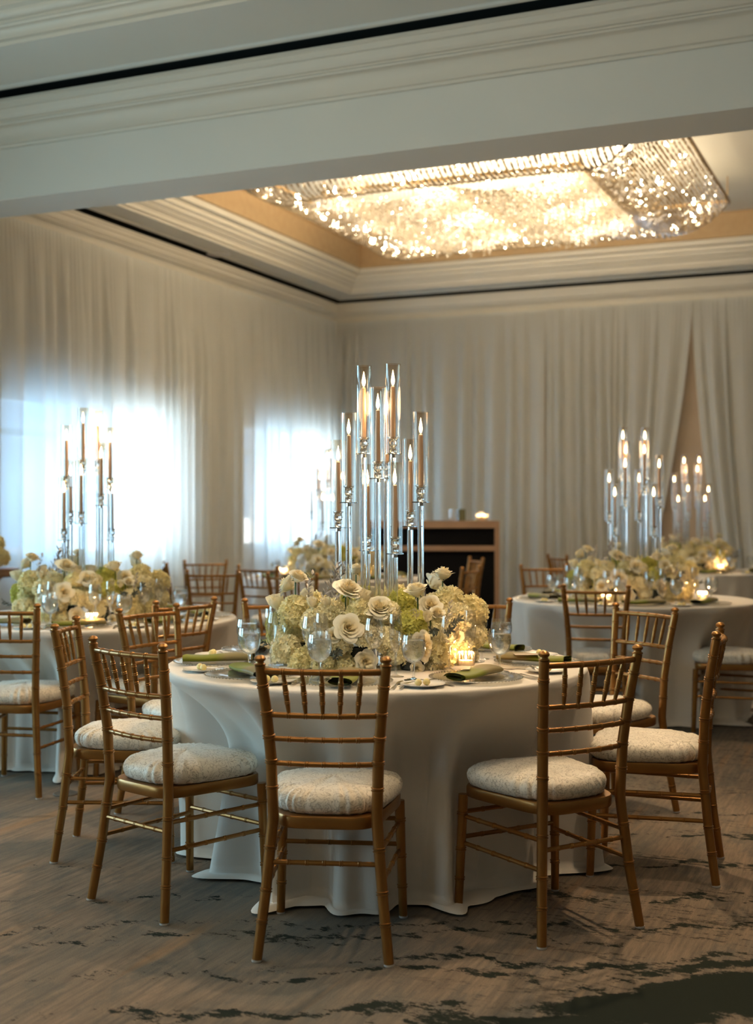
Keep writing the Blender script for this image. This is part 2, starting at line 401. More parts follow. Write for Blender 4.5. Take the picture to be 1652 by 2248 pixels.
class MB:
    def __init__(s): s.v = []; s.f = []
    def add(s, vs, fs):
        n = len(s.v); s.v += [tuple(v) for v in vs]; s.f += [tuple(i + n for i in f) for f in fs]
    def box(s, a, b):
        x0, y0, z0 = a; x1, y1, z1 = b
        s.add([(x0, y0, z0), (x1, y0, z0), (x1, y1, z0), (x0, y1, z0), (x0, y0, z1), (x1, y0, z1), (x1, y1, z1), (x0, y1, z1)],
              [(0, 3, 2, 1), (4, 5, 6, 7), (0, 1, 5, 4), (1, 2, 6, 5), (2, 3, 7, 6), (3, 0, 4, 7)])
    def tube(s, pts, rad, n=10, cap=True):
        pts = [Vector(p) for p in pts]; rings = []
        ref = Vector((0, 0, 1))
        t0 = (pts[1] - pts[0]).normalized()
        if abs(t0.dot(ref)) > 0.9: ref = Vector((1, 0, 0))
        u = t0.cross(ref).normalized()
        vs = []
        for i, p in enumerate(pts):
            a = pts[max(0, i - 1)]; b = pts[min(len(pts) - 1, i + 1)]
            t = (b - a)
            if t.length < 1e-9: t = t0
            t = t.normalized(); u = (u - t * u.dot(t)).normalized(); w = t.cross(u)
            r = rad[i] if isinstance(rad, (list, tuple)) else rad
            for k in range(n):
                an = 2 * pi * k / n
                vs.append(p + u * (r * cos(an)) + w * (r * sin(an)))
        fs = []
        for i in range(len(pts) - 1):
            for k in range(n):
                k2 = (k + 1) % n
                fs.append((i * n + k, i * n + k2, (i + 1) * n + k2, (i + 1) * n + k))
        if cap:
            fs.append(tuple(range(n - 1, -1, -1))); fs.append(tuple((len(pts) - 1) * n + k for k in range(n)))
        s.add(vs, fs)
    def lathe(s, prof, n=20, c=(0, 0, 0), cap=True, flute=0, famp=0):
        vs = []
        for r, z in prof:
            for k in range(n):
                a = 2 * pi * k / n
                rr = r * (1 + (famp * cos(flute * a) if flute else 0))
                vs.append((c[0] + rr * cos(a), c[1] + rr * sin(a), c[2] + z))
        fs = []
        for i in range(len(prof) - 1):
            for k in range(n):
                k2 = (k + 1) % n
                fs.append((i * n + k, i * n + k2, (i + 1) * n + k2, (i + 1) * n + k))
        if cap:
            fs.append(tuple(range(n - 1, -1, -1))); fs.append(tuple((len(prof) - 1) * n + k for k in range(n)))
        s.add(vs, fs)
    def grid(s, fn, nu, nv, close_u=False):
        vs = [fn(i, j) for j in range(nv) for i in range(nu)]; fs = []
        for j in range(nv - 1):
            for i in range(nu if close_u else nu - 1):
                i2 = (i + 1) % nu
                fs.append((j * nu + i, j * nu + i2, (j + 1) * nu + i2, (j + 1) * nu + i))
        s.add(vs, fs)
    def mesh(s, name, mat, smooth=True, angle=40):
        me = bpy.data.meshes.new(name); me.from_pydata(s.v, [], s.f); me.update()
        me.materials.append(mat)
        if smooth:
            me.polygons.foreach_set('use_smooth', [True] * len(me.polygons))
            try: me.set_sharp_from_angle(angle=radians(angle))
            except Exception: pass
        return me
    def build(s, name, mat, parent=None, smooth=True, angle=40):
        return link(name, s.mesh(name, mat, smooth, angle), parent)

def link(name, me, parent=None):
    o = bpy.data.objects.new(name, me); COL.objects.link(o)
    if parent is not None: o.parent = parent
    return o
def tag(o, label, cat, group=None, kind=None):
    if label: o['label'] = label
    if cat: o['category'] = cat
    if group: o['group'] = group
    if kind: o['kind'] = kind
    return o
def thing(name, label, cat, loc=(0, 0, 0), rz=0.0, group=None):
    o = bpy.data.objects.new(name, None); COL.objects.link(o)
    o.empty_display_size = 0.1
    o.location = loc; o.rotation_euler = (0, 0, rz)
    return tag(o, label, cat, group)
def struct(o):
    o['kind'] = 'structure'; return o
KIDS = {}
def dup(root, label, cat, loc, rz=0.0, group=None, scale=None):
    """a copy of a thing with copies of its parts and their sub-parts"""
    if root.name not in KIDS:
        KIDS[root.name] = [(c, [(g, []) for g in c.children]) for c in root.children]
    r = root.copy(); COL.objects.link(r)
    r.location = loc; r.rotation_euler = (0, 0, rz)
    if scale: r.scale = scale
    for k in ('label', 'category', 'group'):
        if k in r.keys(): del r[k]
    tag(r, label, cat, group)
    for c, gs in KIDS[root.name]:
        d = c.copy(); COL.objects.link(d); d.parent = r
        for g, _ in gs:
            e = g.copy(); COL.objects.link(e); e.parent = d
    return r
class Proto:
    """first use moves the original, later uses copy it"""
    def __init__(s, root): s.root = root; s.used = False; s.snap()
    def snap(s): KIDS[s.root.name] = [(c, [(g, []) for g in c.children]) for c in s.root.children]
    def place(s, label, cat, loc, rz=0.0, group=None, scale=None):
        if not s.used:
            s.used = True; r = s.root; r.location = loc; r.rotation_euler = (0, 0, rz)
            if scale: r.scale = scale
            return tag(r, label, cat, group)
        return dup(s.root, label, cat, loc, rz, group, scale)

# ------------------------------------------------------------------ room shell
XL, XR, YB, YF = -6.91, 5.2, 14.42, -4.0
BY0, BY1, BZ = 6.51, 6.90, 3.37       # dividing header beam
HC = 4.0
m = MB(); m.box((XL - 0.3, YF - 0.3, -0.1), (XR + 0.3, YB + 0.3, 0.0)); struct(m.build('floor', carpet_m, smooth=False))
m = MB(); m.box((XL - 0.3, YB + 0.0, 0), (XR + 0.3, YB + 0.25, 5.0)); struct(m.build('wall_back', wall_m, smooth=False))
m = MB(); m.box((XR, YF, 0), (XR + 0.25, YB, 5.0)); struct(m.build('wall_right', wall_m, smooth=False))
m = MB(); m.box((XL - 0.3, YF - 0.25, 0), (XR + 0.3, YF, 5.0)); struct(m.build('wall_front', wall_m, smooth=False))
wins = [(-2.1, 0.9, 0.75, 2.7), (1.8, 5.0, 0.75, 2.7), (8.15, 10.66, 0.93, 2.34), (12.2, 14.22, 0.93, 2.34)]
m = MB(); y = YF
for (a, b, z0, z1) in wins:
    m.box((XL - 0.25, y, 0), (XL, a, 5.0)); m.box((XL - 0.25, a, 0), (XL, b, z0)); m.box((XL - 0.25, a, z1), (XL, b, 5.0)); y = b
m.box((XL - 0.25, y, 0), (XL, YB, 5.0)); struct(m.build('wall_left', wall_m, smooth=False))
for i, (a, b, z0, z1) in enumerate(wins):
    m = MB(); xa, xb = XL - 0.16, XL - 0.08; t = 0.06
    m.box((xa, a, z0), (xb, a + t, z1)); m.box((xa, b - t, z0), (xb, b, z1)); m.box((xa, a, z0), (xb, b, z0 + t)); m.box((xa, a, z1 - t), (xb, b, z1))
    nm = 3 if b - a > 2.2 else 2
    for k in range(1, nm): yy = a + (b - a) * k / nm; m.box((xa, yy - 0.03, z0), (xb, yy + 0.03, z1))
    m.box((xa, a, z1 - 0.36), (xb, b, z1 - 0.30))
    w = struct(m.build('window_%d' % (i + 1), frame_m, smooth=False))
    g = MB(); g.box((XL - 0.125, a + t, z0 + t), (XL - 0.119, b - t, z1 - t)); g.build('window_pane', pane_m, w, smooth=False)
# roof slab closing the bays
m = MB(); m.box((XL - 0.3, YF - 0.3, 4.75), (XR + 0.3, YB + 0.3, 5.0)); struct(m.build('roof', paint, smooth=False))
# header beam
m = MB(); m.box((XL, BY0, BZ), (XR, BY1, 4.75)); struct(m.build('beam', paint, smooth=False))

def ring(prof, rect, mat, name, closetop=False):
    """profile of (inset, z) swept round the inside of a rectangle, mitred"""
    x0, y0, x1, y1 = rect; m = MB(); vs = []; fs = []
    for a, z in prof: vs += [(x0 + a, y0 + a, z), (x1 - a, y0 + a, z), (x1 - a, y1 - a, z), (x0 + a, y1 - a, z)]
    for i in range(len(prof) - 1):
        for k in range(4):
            k2 = (k + 1) % 4; fs.append((i * 4 + k, i * 4 + k2, i * 4 + 4 + k2, i * 4 + 4 + k))
    if closetop: n = (len(prof) - 1) * 4; fs.append((n, n + 1, n + 2, n + 3))
    m.add(vs, fs); return m.build(name, mat, None, smooth=True, angle=25)
def arc(a0, z0, a1, z1, n, concave=True):
    out = []
    for i in range(n + 1):
        t = i / n * pi / 2
        if concave: out.append((a0 + (a1 - a0) * (1 - cos(t)), z0 + (z1 - z0) * sin(t)))
        else: out.append((a0 + (a1 - a0) * sin(t), z0 + (z1 - z0) * (1 - cos(t))))
    return out
corn = [(0, 3.70), (0.02, 3.70), (0.025, 3.715), (0.04, 3.72)] + arc(0.04, 3.73, 0.10, 3.82, 6, True) + [(0.105, 3.83), (0.12, 3.83)] + \
       arc(0.12, 3.84, 0.155, 3.885, 4, False) + [(0.16, 3.895), (0.175, 3.90), (0.18, 3.93), (0.19, 3.935), (0.19, 3.955), (0.10, 3.957)]
def tray(t0):
    mould = [(t0, HC), (t0 + 0.004, 4.02), (t0 + 0.03, 4.025)] + arc(t0 + 0.03, 4.03, t0 + 0.07, 4.075, 5, True) + [(t0 + 0.075, 4.085), (t0 + 0.09, 4.09)] + \
            arc(t0 + 0.09, 4.10, t0 + 0.13, 4.14, 5, False) + [(t0 + 0.16, 4.15), (t0 + 0.165, 4.19), (t0 + 0.22, 4.20), (t0 + 0.235, 4.25)]
    return mould
n = 0
for bi, (rect, t0) in enumerate([((XL, BY1, XR, YB), 0.52), ((XL, YF, XR, BY0), 0.80)]):
    x0, y0, x1, y1 = rect
    struct(ring(corn, rect, cream, 'trim_%d' % (n + 1)))
    struct(ring([(0.10, 3.957), (0.10, 4.04), (0.245, 4.04), (0.245, 4.0)], rect, gap_m, 'trim_%d' % (n + 2)))
    struct(ring([(0.245, 3.995), (0.245, 3.985), (0.275, 3.985), (0.28, HC), (t0, HC)], rect, paint, 'ceiling'))
    struct(ring(tray(t0), rect, cream, 'trim_%d' % (n + 3)))
    struct(ring([(t0 + 0.235, 4.25), (t0 + 0.26, 4.255), (t0 + 0.26, 4.50), (t0 + 0.28, 4.52)], rect, cove_m, 'trim_%d' % (n + 4)))
    struct(ring([(t0 + 0.28, 4.52), (t0 + 0.5, 4.521)], rect, paint, 'ceiling', closetop=True))
    n += 4
# skirting
m = MB(); m.box((XL, YF, 0), (XL + 0.02, YB, 0.12)); struct(m.build('baseboard_left', cream, smooth=False))
m = MB(); m.box((XL + 0.02, YB - 0.02, 0), (XR, YB, 0.12)); struct(m.build('baseboard_back', cream, smooth=False))
# pale facade strips added to whiten parts of the windows, and the ground
m = MB(); m.box((-13.2, 17.1, -0.1), (-12.6, 19.7, 5.5)); m.box((-13.2, 23.5, -0.1), (-12.6, 27.0, 5.5)); m.box((-13.4, 17.1, -0.1), (-13.2, 27.0, 1.2))
tag(m.build('added_facade_strips', facade_m, smooth=False), 'pale facade strips added outside to make the drape-covered windows glow white', 'building')
m = MB(); m.box((-40, -30, -0.2), (XL - 0.3, 40, -0.1)); struct(m.build('ground', asphalt_m, smooth=False))

# ------------------------------------------------------------------ drapes
def drape(label, axis, a, b, top=3.72, seed=0, pull_a=None, pull_b=None, amp=0.11):
    """folded sheer panel between a and b along x ('x', on the back wall) or y ('y', on the left wall)"""
    rnd = random.Random(seed); w = b - a; folds = []; s = 0.0
    while s < w + 0.3:
        d = rnd.choice((rnd.uniform(0.08, 0.16), rnd.uniform(0.14, 0.34))); folds.append((s, d, rnd.uniform(0.45, 1.0))); s += d
    nu = int(w / 0.0125); nv = 26; m = MB()
    ph = [rnd.uniform(0, 6.28) for _ in range(6)]
    def depth(s, v):
        s2 = s + 0.03 * sin(2.1 * v + ph[0]) * v + 0.02 * sin(5 * s + ph[1])
        for (f0, d, k) in folds:
            if f0 <= s2 < f0 + d:
                t = (s2 - f0) / d
                body = (0.5 - 0.5 * cos(2 * pi * t)) ** 0.7 * k
                break
        else: body = 0.0
        fine = 0.5 + 0.5 * cos(2 * pi * s / 0.045 + ph[2] + 0.6 * sin(9 * s))
        blend = min(1, v * 4.5)
        return amp * (body * blend * (0.75 + 0.25 * v)) + 0.010 * fine * (1 - 0.85 * blend) + 0.02 * sin(1.7 * s + ph[3])
    def fn(i, j):
        u = i / (nu - 1); v = (j / (nv - 1)); z = top - v * (top - 0.012); s = u * w
        pos = a + s
        dn = (top - z)
        if pull_b: pos -= pull_b(dn) * u ** 1.5
        if pull_a: pos += pull_a(dn) * (1 - u) ** 1.5
        q = depth(s, v)
        if axis == 'x': return (pos, YB - 0.10 - q, z)
        return (XL + 0.17 + q, pos, z)
    m.grid(fn, nu, nv)
    o = m.build('drape', drape_m, None, True, 80)
    return tag(o, label, 'drape', 'sheer drapes hung along the walls')
drape('sheer drape at the left edge, glowing blue from the window behind', 'y', 6.95, 9.0, seed=1)
drape('sheer drape over the brightest window behind the left candelabra', 'y', 9.0, 10.62, seed=2)
drape('plain unlit sheer drape between the two left wall windows', 'y', 10.62, 12.35, seed=3)
drape('sheer drape over the far left window, reaching into the room corner', 'y', 12.35, 14.2, seed=4)
drape('sheer drape on the back wall from the corner to behind the tall centre candles', 'x', -6.80, -5.45, seed=5)
drape('sheer drape on the back wall behind the black bar', 'x', -5.45, -4.05, seed=6)
drape('sheer drape on the back wall right of the bar', 'x', -4.05, -3.25, seed=7)
drape('sheer drape swept to the left of the tan gap in the back wall', 'x', -3.25, -2.36, seed=8, pull_b=lambda d: 0.085 * d ** 1.5)
drape('sheer drape swept to the right of the tan gap in the back wall', 'x', -2.37, -1.0, seed=9, pull_a=lambda d: 0.055 * d ** 1.5)
drape('last sheer drape on the back wall at the far right', 'x', -1.0, 2.0, seed=10)

# ------------------------------------------------------------------ chandelier
def chandelier(cx, cy, label, power):
    T = thing('chandelier', label, 'chandelier', (cx, cy, 4.52))
    hx, hy, ix, iy = 1.83, 1.75, 1.10, 1.02
    zo, zi = -0.25, -0.52
    def rectframe(h, k, z, t, name):
        m = MB()
        m.box((-h - t, -k - t, z), (h + t, -k + t, z + 0.03)); m.box((-h - t, k - t, z), (h + t, k + t, z + 0.03))
        m.box((-h - t, -k + t, z), (-h + t, k - t, z + 0.03)); m.box((h - t, -k + t, z), (h + t, k - t, z + 0.03))
        m.build(name, frame_gold, T, smooth=False)
    rectframe(hx, hy, zo, 0.012, 'outer_frame'); rectframe(ix, iy, zi, 0.012, 'inner_frame')
    for sx in (-1, 1):
        for sy in (-1, 1):
            for a_, b_, c_ in ((hx - .01, hy - .01, zo), (ix - .01, iy - .01, zi)):
                m = MB(); m.tube([(sx * a_, sy * b_, c_), (sx * a_, sy * b_, 0)], 0.006, 6); m.build('hanging_rod', frame_gold, T)
    SAG = 0.19
    def swagpt(p, q, t, sag):
        z = p[2] + (q[2] - p[2]) * t - sag * 4 * t * (1 - t)
        return (p[0] + (q[0] - p[0]) * t, p[1] + (q[1] - p[1]) * t, z)
    for sx in (-1, 1):
        for sy in (-1, 1):
            m = MB(); p = (sx * ix, sy * iy, zi); q = (sx * hx, sy * hy, zo)
            m.tube([swagpt(p, q, i / 14, SAG) for i in range(15)], 0.007, 6)
            m.build('corner_rib', frame_gold, T)
    rb = random.Random(3)
    def bead(m, c, r):
        x, y, z = c
        m.add([(x + r, y, z), (x - r, y, z), (x, y + r, z), (x, y - r, z), (x, y, z + r * 1.25), (x, y, z - r * 1.25)],
              [(0, 2, 4), (2, 1, 4), (1, 3, 4), (3, 0, 4), (2, 0, 5), (1, 2, 5), (3, 1, 5), (0, 3, 5)])
    def strand(m, p, q, sag, r=0.0115, step=0.027):
        L = (Vector(q) - Vector(p)).length * 1.08 + 1e-6; k = max(2, int(L / step))
        for i in range(k + 1): bead(m, swagpt(p, q, i / k, sag), r * rb.choice((.7, .9, 1.1, 1.35)))
    for side in range(4):
        m = MB(); H, K, I, J = (hx, hy, ix, iy) if side % 2 == 0 else (hy, hx, iy, ix)
        nst = int(2 * K / 0.048)
        for s in range(nst + 1):
            w = -K + 2 * K * s / nst + rb.uniform(-.004, .004)
            # end on the inner frame or on the corner rib
            if abs(w) <= J: p = [I, w, zi]; f = 1.0
            else:
                f = min(1.0, max(0.0, (K - abs(w)) / (K - J))); p = [H + (I - H) * f, w, 0]
                tt = 1 - f
                p[2] = zi + (zo - zi) * tt - SAG * 4 * tt * (1 - tt)
            q = [H, w, zo]
            sg = SAG * f ** 1.3
            if side == 1: p = [-p[1], p[0], p[2]]; q = [-q[1], q[0], q[2]]
            if side == 2: p = [-p[0], -p[1], p[2]]; q = [-q[0], -q[1], q[2]]
            if side == 3: p = [p[1], -p[0], p[2]]; q = [q[1], -q[0], q[2]]
            strand(m, p, q, sg)
        m.build('crystal_swag', swag_m, T, smooth=False)
    m = MB(); nst = 50
    for s in range(nst + 1):
        w = -iy + 2 * iy * s / nst
        strand(m, (-ix, w, zi), (0, w, zi - 0.03), 0.10); strand(m, (0, w, zi - 0.03), (ix, w, zi), 0.10)
    for i in range(34):
        for j in range(30):
            x = -ix + 2 * ix * (i + .5) / 34 + rb.uniform(-.012, .012); yy = -iy + 2 * iy * (j + .5) / 30; zz = zi - .03 - .10 * (1 - (abs(abs(x) - ix / 2) / (ix / 2)) ** 2)
            for k in range(rb.choice((1, 2, 3, 4))): bead(m, (x, yy, zz - .026 * k), .0115)
    m.build('crystal_tray', crystal_m, T, smooth=False)
    m = MB()
    for (p, q) in (((-ix, -iy), (ix, -iy)), ((ix, -iy), (ix, iy)), ((ix, iy), (-ix, iy)), ((-ix, iy), (-ix, -iy))):
        k = int(hypot(q[0] - p[0], q[1] - p[1]) / 0.035)
        for i in range(k):
            for j in range(5): bead(m, (p[0] + (q[0] - p[0]) * i / k, p[1] + (q[1] - p[1]) * i / k, zi - 0.015 - j * 0.019), 0.006)
    m.build('crystal_fringe', crystal_m, T, smooth=False)
    bm_ = MB(); bm_.lathe([(0.001, -0.016), (0.010, -0.012), (0.014, 0.0), (0.010, 0.012), (0.005, 0.02), (0.005, 0.04)], 8)
    bme = bm_.mesh('bulb', bulb_glint_m)
    for i in range(90):
        if i < 26: x, y, z = rb.uniform(-ix, ix), rb.uniform(-iy, iy), zi - 0.01 + rb.uniform(0, 0.03)
        else:
            t = rb.uniform(0.2, 0.85); e = rb.uniform(-1, 1); k = i % 4
            a, b = ix + (hx - ix) * t, e * (iy + (hy - iy) * t)
            if k > 1: a, b = e * (ix + (hx - ix) * t), iy + (hy - iy) * t
            x, y = (a, b) if k % 2 == 0 else (-a, -b)
            z = zi + (zo - zi) * t - SAG * 4 * t * (1 - t) * 0.85 + 0.02
        b = link('bulb', bme, T); b.location = (x, y, z)
    mm = MB()  # glowing specks that imitate bulb reflections sparkling on the crystals
    for i in range(620):
        t = rb.uniform(0.0, 1.0); e = rb.uniform(-1, 1); k = rb.choice((0, 1, 2, 2, 3, 4))
        if k == 4: x, y, z = rb.uniform(-ix, ix), rb.uniform(-iy, iy), zi - .02 - rb.uniform(0, .12)
        else:
            a, b = ix + (hx - ix) * t, e * (iy + (hy - iy) * t)
            if k > 1: a, b = e * (ix + (hx - ix) * t), iy + (hy - iy) * t
            x, y = (a, b) if k % 2 == 0 else (-a, -b); z = zi + (zo - zi) * t - SAG * 4 * t * (1 - t) * .97
        r_ = rb.choice((.003, .004, .004, .005, .007)); mm.add([(x + r_, y, z), (x - r_, y, z), (x, y + r_, z), (x, y - r_, z), (x, y, z + r_), (x, y, z - r_)],
              [(0, 2, 4), (2, 1, 4), (1, 3, 4), (3, 0, 4), (2, 0, 5), (1, 2, 5), (3, 1, 5), (0, 3, 5)])
    tiny = mm.build('crystal_glints', bulb_glint_m, T, smooth=False); tiny['kind'] = 'stuff'
    for (lx, ly) in [(a_, b_) for a_ in (-.95, 0, .95) for b_ in (-.85, 0, .85)]:
        l = lamp('chandelier_lamp', 'POINT', (lx, ly, -0.40), power * .44, (1.0, 0.80, 0.56), shadow_soft_size=0.25)
        l.parent = T
    return T
frame_gold = principled('brass_frame', (0.40, 0.26, 0.11), 0.35, 0.8)
chandelier(-3.505, 10.47, 'long rectangular crystal chandelier with swagged bead strands in the tray ceiling', 52)
chandelier(-2.6, 1.7, 'matching crystal chandelier above the camera, out of the photo', 17)

# ------------------------------------------------------------------ chiavari chair
def post_xy(z):
    ks = [(0, .198, -.050), (.2, .176, -.022), (.42, .157, 0), (.6, .162, -.008), (.75, .174, -.026), (.9, .190, -.052), (.95, .195, -.06)]
    for (a, xa, ya), (b, xb, yb) in zip(ks, ks[1:]):
        if a <= z <= b:
            t = (z - a) / (b - a); return xa + (xb - xa) * t, ya + (yb - ya) * t
    return ks[-1][1:]
def ringed(pts_fn, L, base, rings, amp=0.0028, sep=0.008, step=0.02):
    """sample points+radii along 0..L with pairs of raised rings"""
    ss = set([0, L]); k = 0
    while k * step < L: ss.add(k * step); k += 1
    for r in rings:
        for o in (-sep / 2, sep / 2):
            for e in (-.0024, -.0010, .0010, .0024): ss.add(r + o + e)
    ss = sorted(x for x in ss if 0 <= x <= L); pts = []; rad = []
    for s in ss:
        b = base(s)
        for r in rings:
            for o in (-sep / 2, sep / 2):
                if abs(s - r - o) < 0.0017: b += amp
        pts.append(pts_fn(s)); rad.append(b)
    return pts, rad
def make_chair():
    T = thing('chiavari_chair', 'x', 'chair')
    def rad_post(z): return 0.0155 + 0.002 * min(1, z / 0.4) - 0.0015 * max(0, (z - .6) / .3)
    for sx in (-1, 1):
        m = MB()
        pts, rad = ringed(lambda z: (sx * post_xy(z + .006)[0], post_xy(z + .006)[1], z + .006), 0.878, rad_post, [.11, .20, .325, .505, .585, .66, .733, .815])
        m.tube(pts, rad, 12); me = m.mesh('back_leg', gold); o = link('back_leg', me, T)
        f = MB(); x, y = post_xy(.884)
        f.lathe([(0.0175, 0), (0.018, .003), (0.013, .006), (0.012, .010), (0.017, .015), (0.018, .020), (0.014, .026), (0.006, .030)], 14, (sx * x, y, .884))
        f.build('finial', gold, o)
        g = MB(); x, y = post_xy(0); g.lathe([(0.014, 0), (0.016, .002), (0.0155, .007)], 12, (sx * x, y, 0)); g.build('glide', glide_m, o)
        m = MB()
        def fl(z): t = (z + .006) / .40; return (sx * (0.205 - 0.012 * t), 0.392 - .012 * t + 0.006, z + .006)
        pts, rad = ringed(fl, 0.384, lambda z: 0.0140 + 0.003 * z / .4, [.10, .20, .32])
        m.tube(pts, rad, 12); o = m.build('front_leg', gold, T)
        g = MB(); g.lathe([(0.013, 0), (0.0145, .002), (0.0145, .007)], 12, (sx * .205, .398, 0)); g.build('glide', glide_m, o)
    def railfn(z, bow):
        hx, y0 = post_xy(z); hx -= .010
        return lambda s: (s - hx, y0 - bow * (1 - ((s - hx) / hx) ** 2), z), 2 * hx
    for z, bow, r in ((.866, .026, .0098), (.733, .022, .0088), (.66, .020, .0082), (.585, .018, .0082)):
        fn, L = railfn(z, bow)
        sp = .058 if z > .8 else .0515
        rings = [L / 2 + (i - 2) * sp for i in range(5)]
        m = MB(); pts, rad = ringed(fn, L, lambda s: r, rings, 0.0016, .007, 0.025); m.tube(pts, rad, 10)
        m.build('back_rail', gold, T)
    for i in range(5):
        x0, x1 = (i - 2) * .0515, (i - 2) * .058
        def yb(x, z, bow): hx, y0 = post_xy(z); return y0 - bow * (1 - (x / hx) ** 2)
        a = Vector((x0, yb(x0, .733, .022), .739)); b = Vector((x1, yb(x1, .866, .026), .860)); L = (b - a).length
        m = MB(); pts, rad = ringed(lambda s: a + (b - a) * (s / L), L, lambda s: .0055 + .0028 * sin(pi * s / L) ** .7, [L * .28, L * .52, L * .76], .0013, .006, .012)
        m.tube(pts, rad, 10); m.build('spindle', gold, T)
    # seat frame: rounded trapezoid
    def outline(hb, hf, y0, y1, n=48, p=3.4):
        out = []
        for k in range(n):
            a = 2 * pi * k / n; c, s = cos(a), sin(a)
            ex = 2.0 / p; x = math.copysign(abs(c) ** ex, c); y = math.copysign(abs(s) ** ex, s)
            yy = (y0 + y1) / 2 + y * (y1 - y0) / 2; t = (y + 1) / 2
            out.append((x * (hb + (hf - hb) * t), yy))
        return out
    ol = outline(.152, .218, -.012, .405, 56, 5); m = MB(); N = len(ol)
    prof = [(0.90, .388), (.985, .388), (1.0, .393), (1.0, .420), (.985, .425), (.90, .425)]
    vs = [(x * s, .196 + (y - .196) * s, z) for s, z in prof for x, y in ol]
    fs = [(i * N + k, i * N + (k + 1) % N, (i + 1) * N + (k + 1) % N, (i + 1) * N + k) for i in range(len(prof) - 1) for k in range(N)]
    fs += [tuple(range(N - 1, -1, -1)), tuple((len(prof) - 1) * N + k for k in range(N))]
    m.add(vs, fs); m.build('seat_frame', gold, T)
    # cushion with gathered edge
    rc = random.Random(5); N = 168; ol = outline(.158, .228, .004, .415, N, 3.2)
    prof = [(.80, .4265), (.94, .427), (.985, .434), (1.015, .447), (1.02, .460), (1.0, .473), (.95, .484), (.86, .492), (.7, .499), (.5, .504), (.25, .506), (.02, .507)]
    wr = [sum(rc.uniform(.3, 1) * 0 + sin(2 * pi * k / N * f + p) for f, p in ((19, 1), (31, 2.2), (43, .4), (27, 4))) / 4 for k in range(N)]
    vs = []
    for j, (s, z) in enumerate(prof):
        for k, (x, y) in enumerate(ol):
            g = wr[k] * (0.024 if 1 <= j <= 5 else 0.012 if j == 6 else 0.0)
            zz = z + (wr[k] * 0.006 if 3 <= j <= 7 else 0) + 0.002 * sin(x * 30) * cos(y * 26) * (j > 5)
            if y < .05 and abs(x) > .12: sc = s * 0.94
            else: sc = s
            vs.append((x * (sc + g), .21 + (y - .21) * (s + g), zz))
    fs = [(i * N + k, i * N + (k + 1) % N, (i + 1) * N + (k + 1) % N, (i + 1) * N + k) for i in range(len(prof) - 1) for k in range(N)]
    fs += [tuple(range(N - 1, -1, -1)), tuple((len(prof) - 1) * N + k for k in range(N))]
    m = MB(); m.add(vs, fs); c = m.build('cushion', cushion_m, T, True, 80); c['label'] = 'ivory jacquard seat cushion with gathered edge'
    # stretchers
    def st(a, b, rings):
        a, b = Vector(a), Vector(b); L = (b - a).length; m = MB()
        pts, rad = ringed(lambda s: a + (b - a) * (s / L), L, lambda s: .0078, [L * r for r in rings], .0014, .006, .03)
        m.tube(pts, rad, 8); m.build('stretcher', gold, T)
    def bp(sx, z): x, y = post_xy(z); return (sx * (x - .006), y, z)
    def fp(sx, z): t = z / .4; return (sx * (.199 - .012 * t), .396 - .012 * t, z)
    st(bp(-1, .288), bp(1, .288), [.17, .34, .5, .66, .83])
    for z in (.33, .245): st(fp(-1, z), fp(1, z), [.2, .4, .6, .8])
    for sx in (-1, 1):
        for z in (.315, .225): st(bp(sx, z), fp(sx, z), [.2, .4, .6, .8])
    return T
chair = Proto(make_chair())

# (X, Z of the mid point between the back posts, facing direction in camera axes, label)
T1 = (0.0, 4.81)
chairs = [
 (-.155, 3.765, (.10, 1), 'front centre gold chair, its back to the camera, at the near table'),
 (-.804, 4.235, (.66, .75), 'gold chair turned three-quarters, just left of the front centre chair'),
 (-1.185, 4.98, (1, .02), 'gold chair seen edge-on at the left end of the near table'),
 (.653, 3.985, (-.50, .865), 'gold chair turned left, right of the front centre chair'),
 (1.225, 4.68, (-.955, .30), 'gold chair seen edge-on at the right end of the near table'),
 (1.19, 5.73, (-.84, -.54), 'orange-gold chair behind the edge-on chair on the right, facing the near table'),
 (.47, 6.22, (-.12, -1), 'gold chair behind the flowers, back right, near table'),
 (-.46, 6.18, (.12, -1), 'gold chair mostly hidden behind the flowers, back left of the near table'),
 (-1.0, 5.70, (.84, -.54), 'gold chair at the back left of the near table, in front of a matching one'),
 (-.98, 6.22, (-.76, .65), 'gold chair overlapping behind another, front right of the left table'),
 (-1.76, 5.93, (.18, .98), 'gold chair with ivory seat cut by the left edge of the photo'),
 (1.30, 7.42, (.22, .97), 'gold chair with its back to the camera at the front left of the right table'),
 (2.36, 7.62, (-.93, .36), 'gold chair cut by the right edge of the photo, ivory seat in view'),
 (-1.22, 9.35, (-.05, 1), 'pale gold chair left of the middle back table, front one of the overlapping pair'),
 (-.93, 10.1, (.5, .87), 'gold chair with its back to the camera at the left of the middle back table'),
 (-.58, 8.9, (.35, .94), 'gold chair peeking out behind the tallest left rose of the near table'),
 (-1.55, 11.3, (-.3, .95), 'far gold chair standing by the drapes beside the cloth-covered chair'),
 (-1.76, 10.75, (.97, .2), 'far gold chair by the drapes seen side-on with a pale cover on its back'),
 (.90, 11.9, (-.96, -.25), 'rearmost gold chair against the black bar'),
 (.70, 9.9, (-.90, .42), 'gold chair in front of the black bar, nearer of the two edge-on ones'),
 (1.37, 10.2, (.10, -.99), 'gold chair behind the left end of the right table, facing the camera'),
 (1.86, 12.6, (.75, .3), 'small far gold chair beside the distant right table'),
]
for X, Z, (dx, dz), lab in chairs:
    p = W(X, Z); d = W(dx, dz); rz = atan2(d.y, d.x) - pi / 2
    chair.place(lab, 'chair', (p.x, p.y, 0.0), rz, 'gold chiavari chairs')

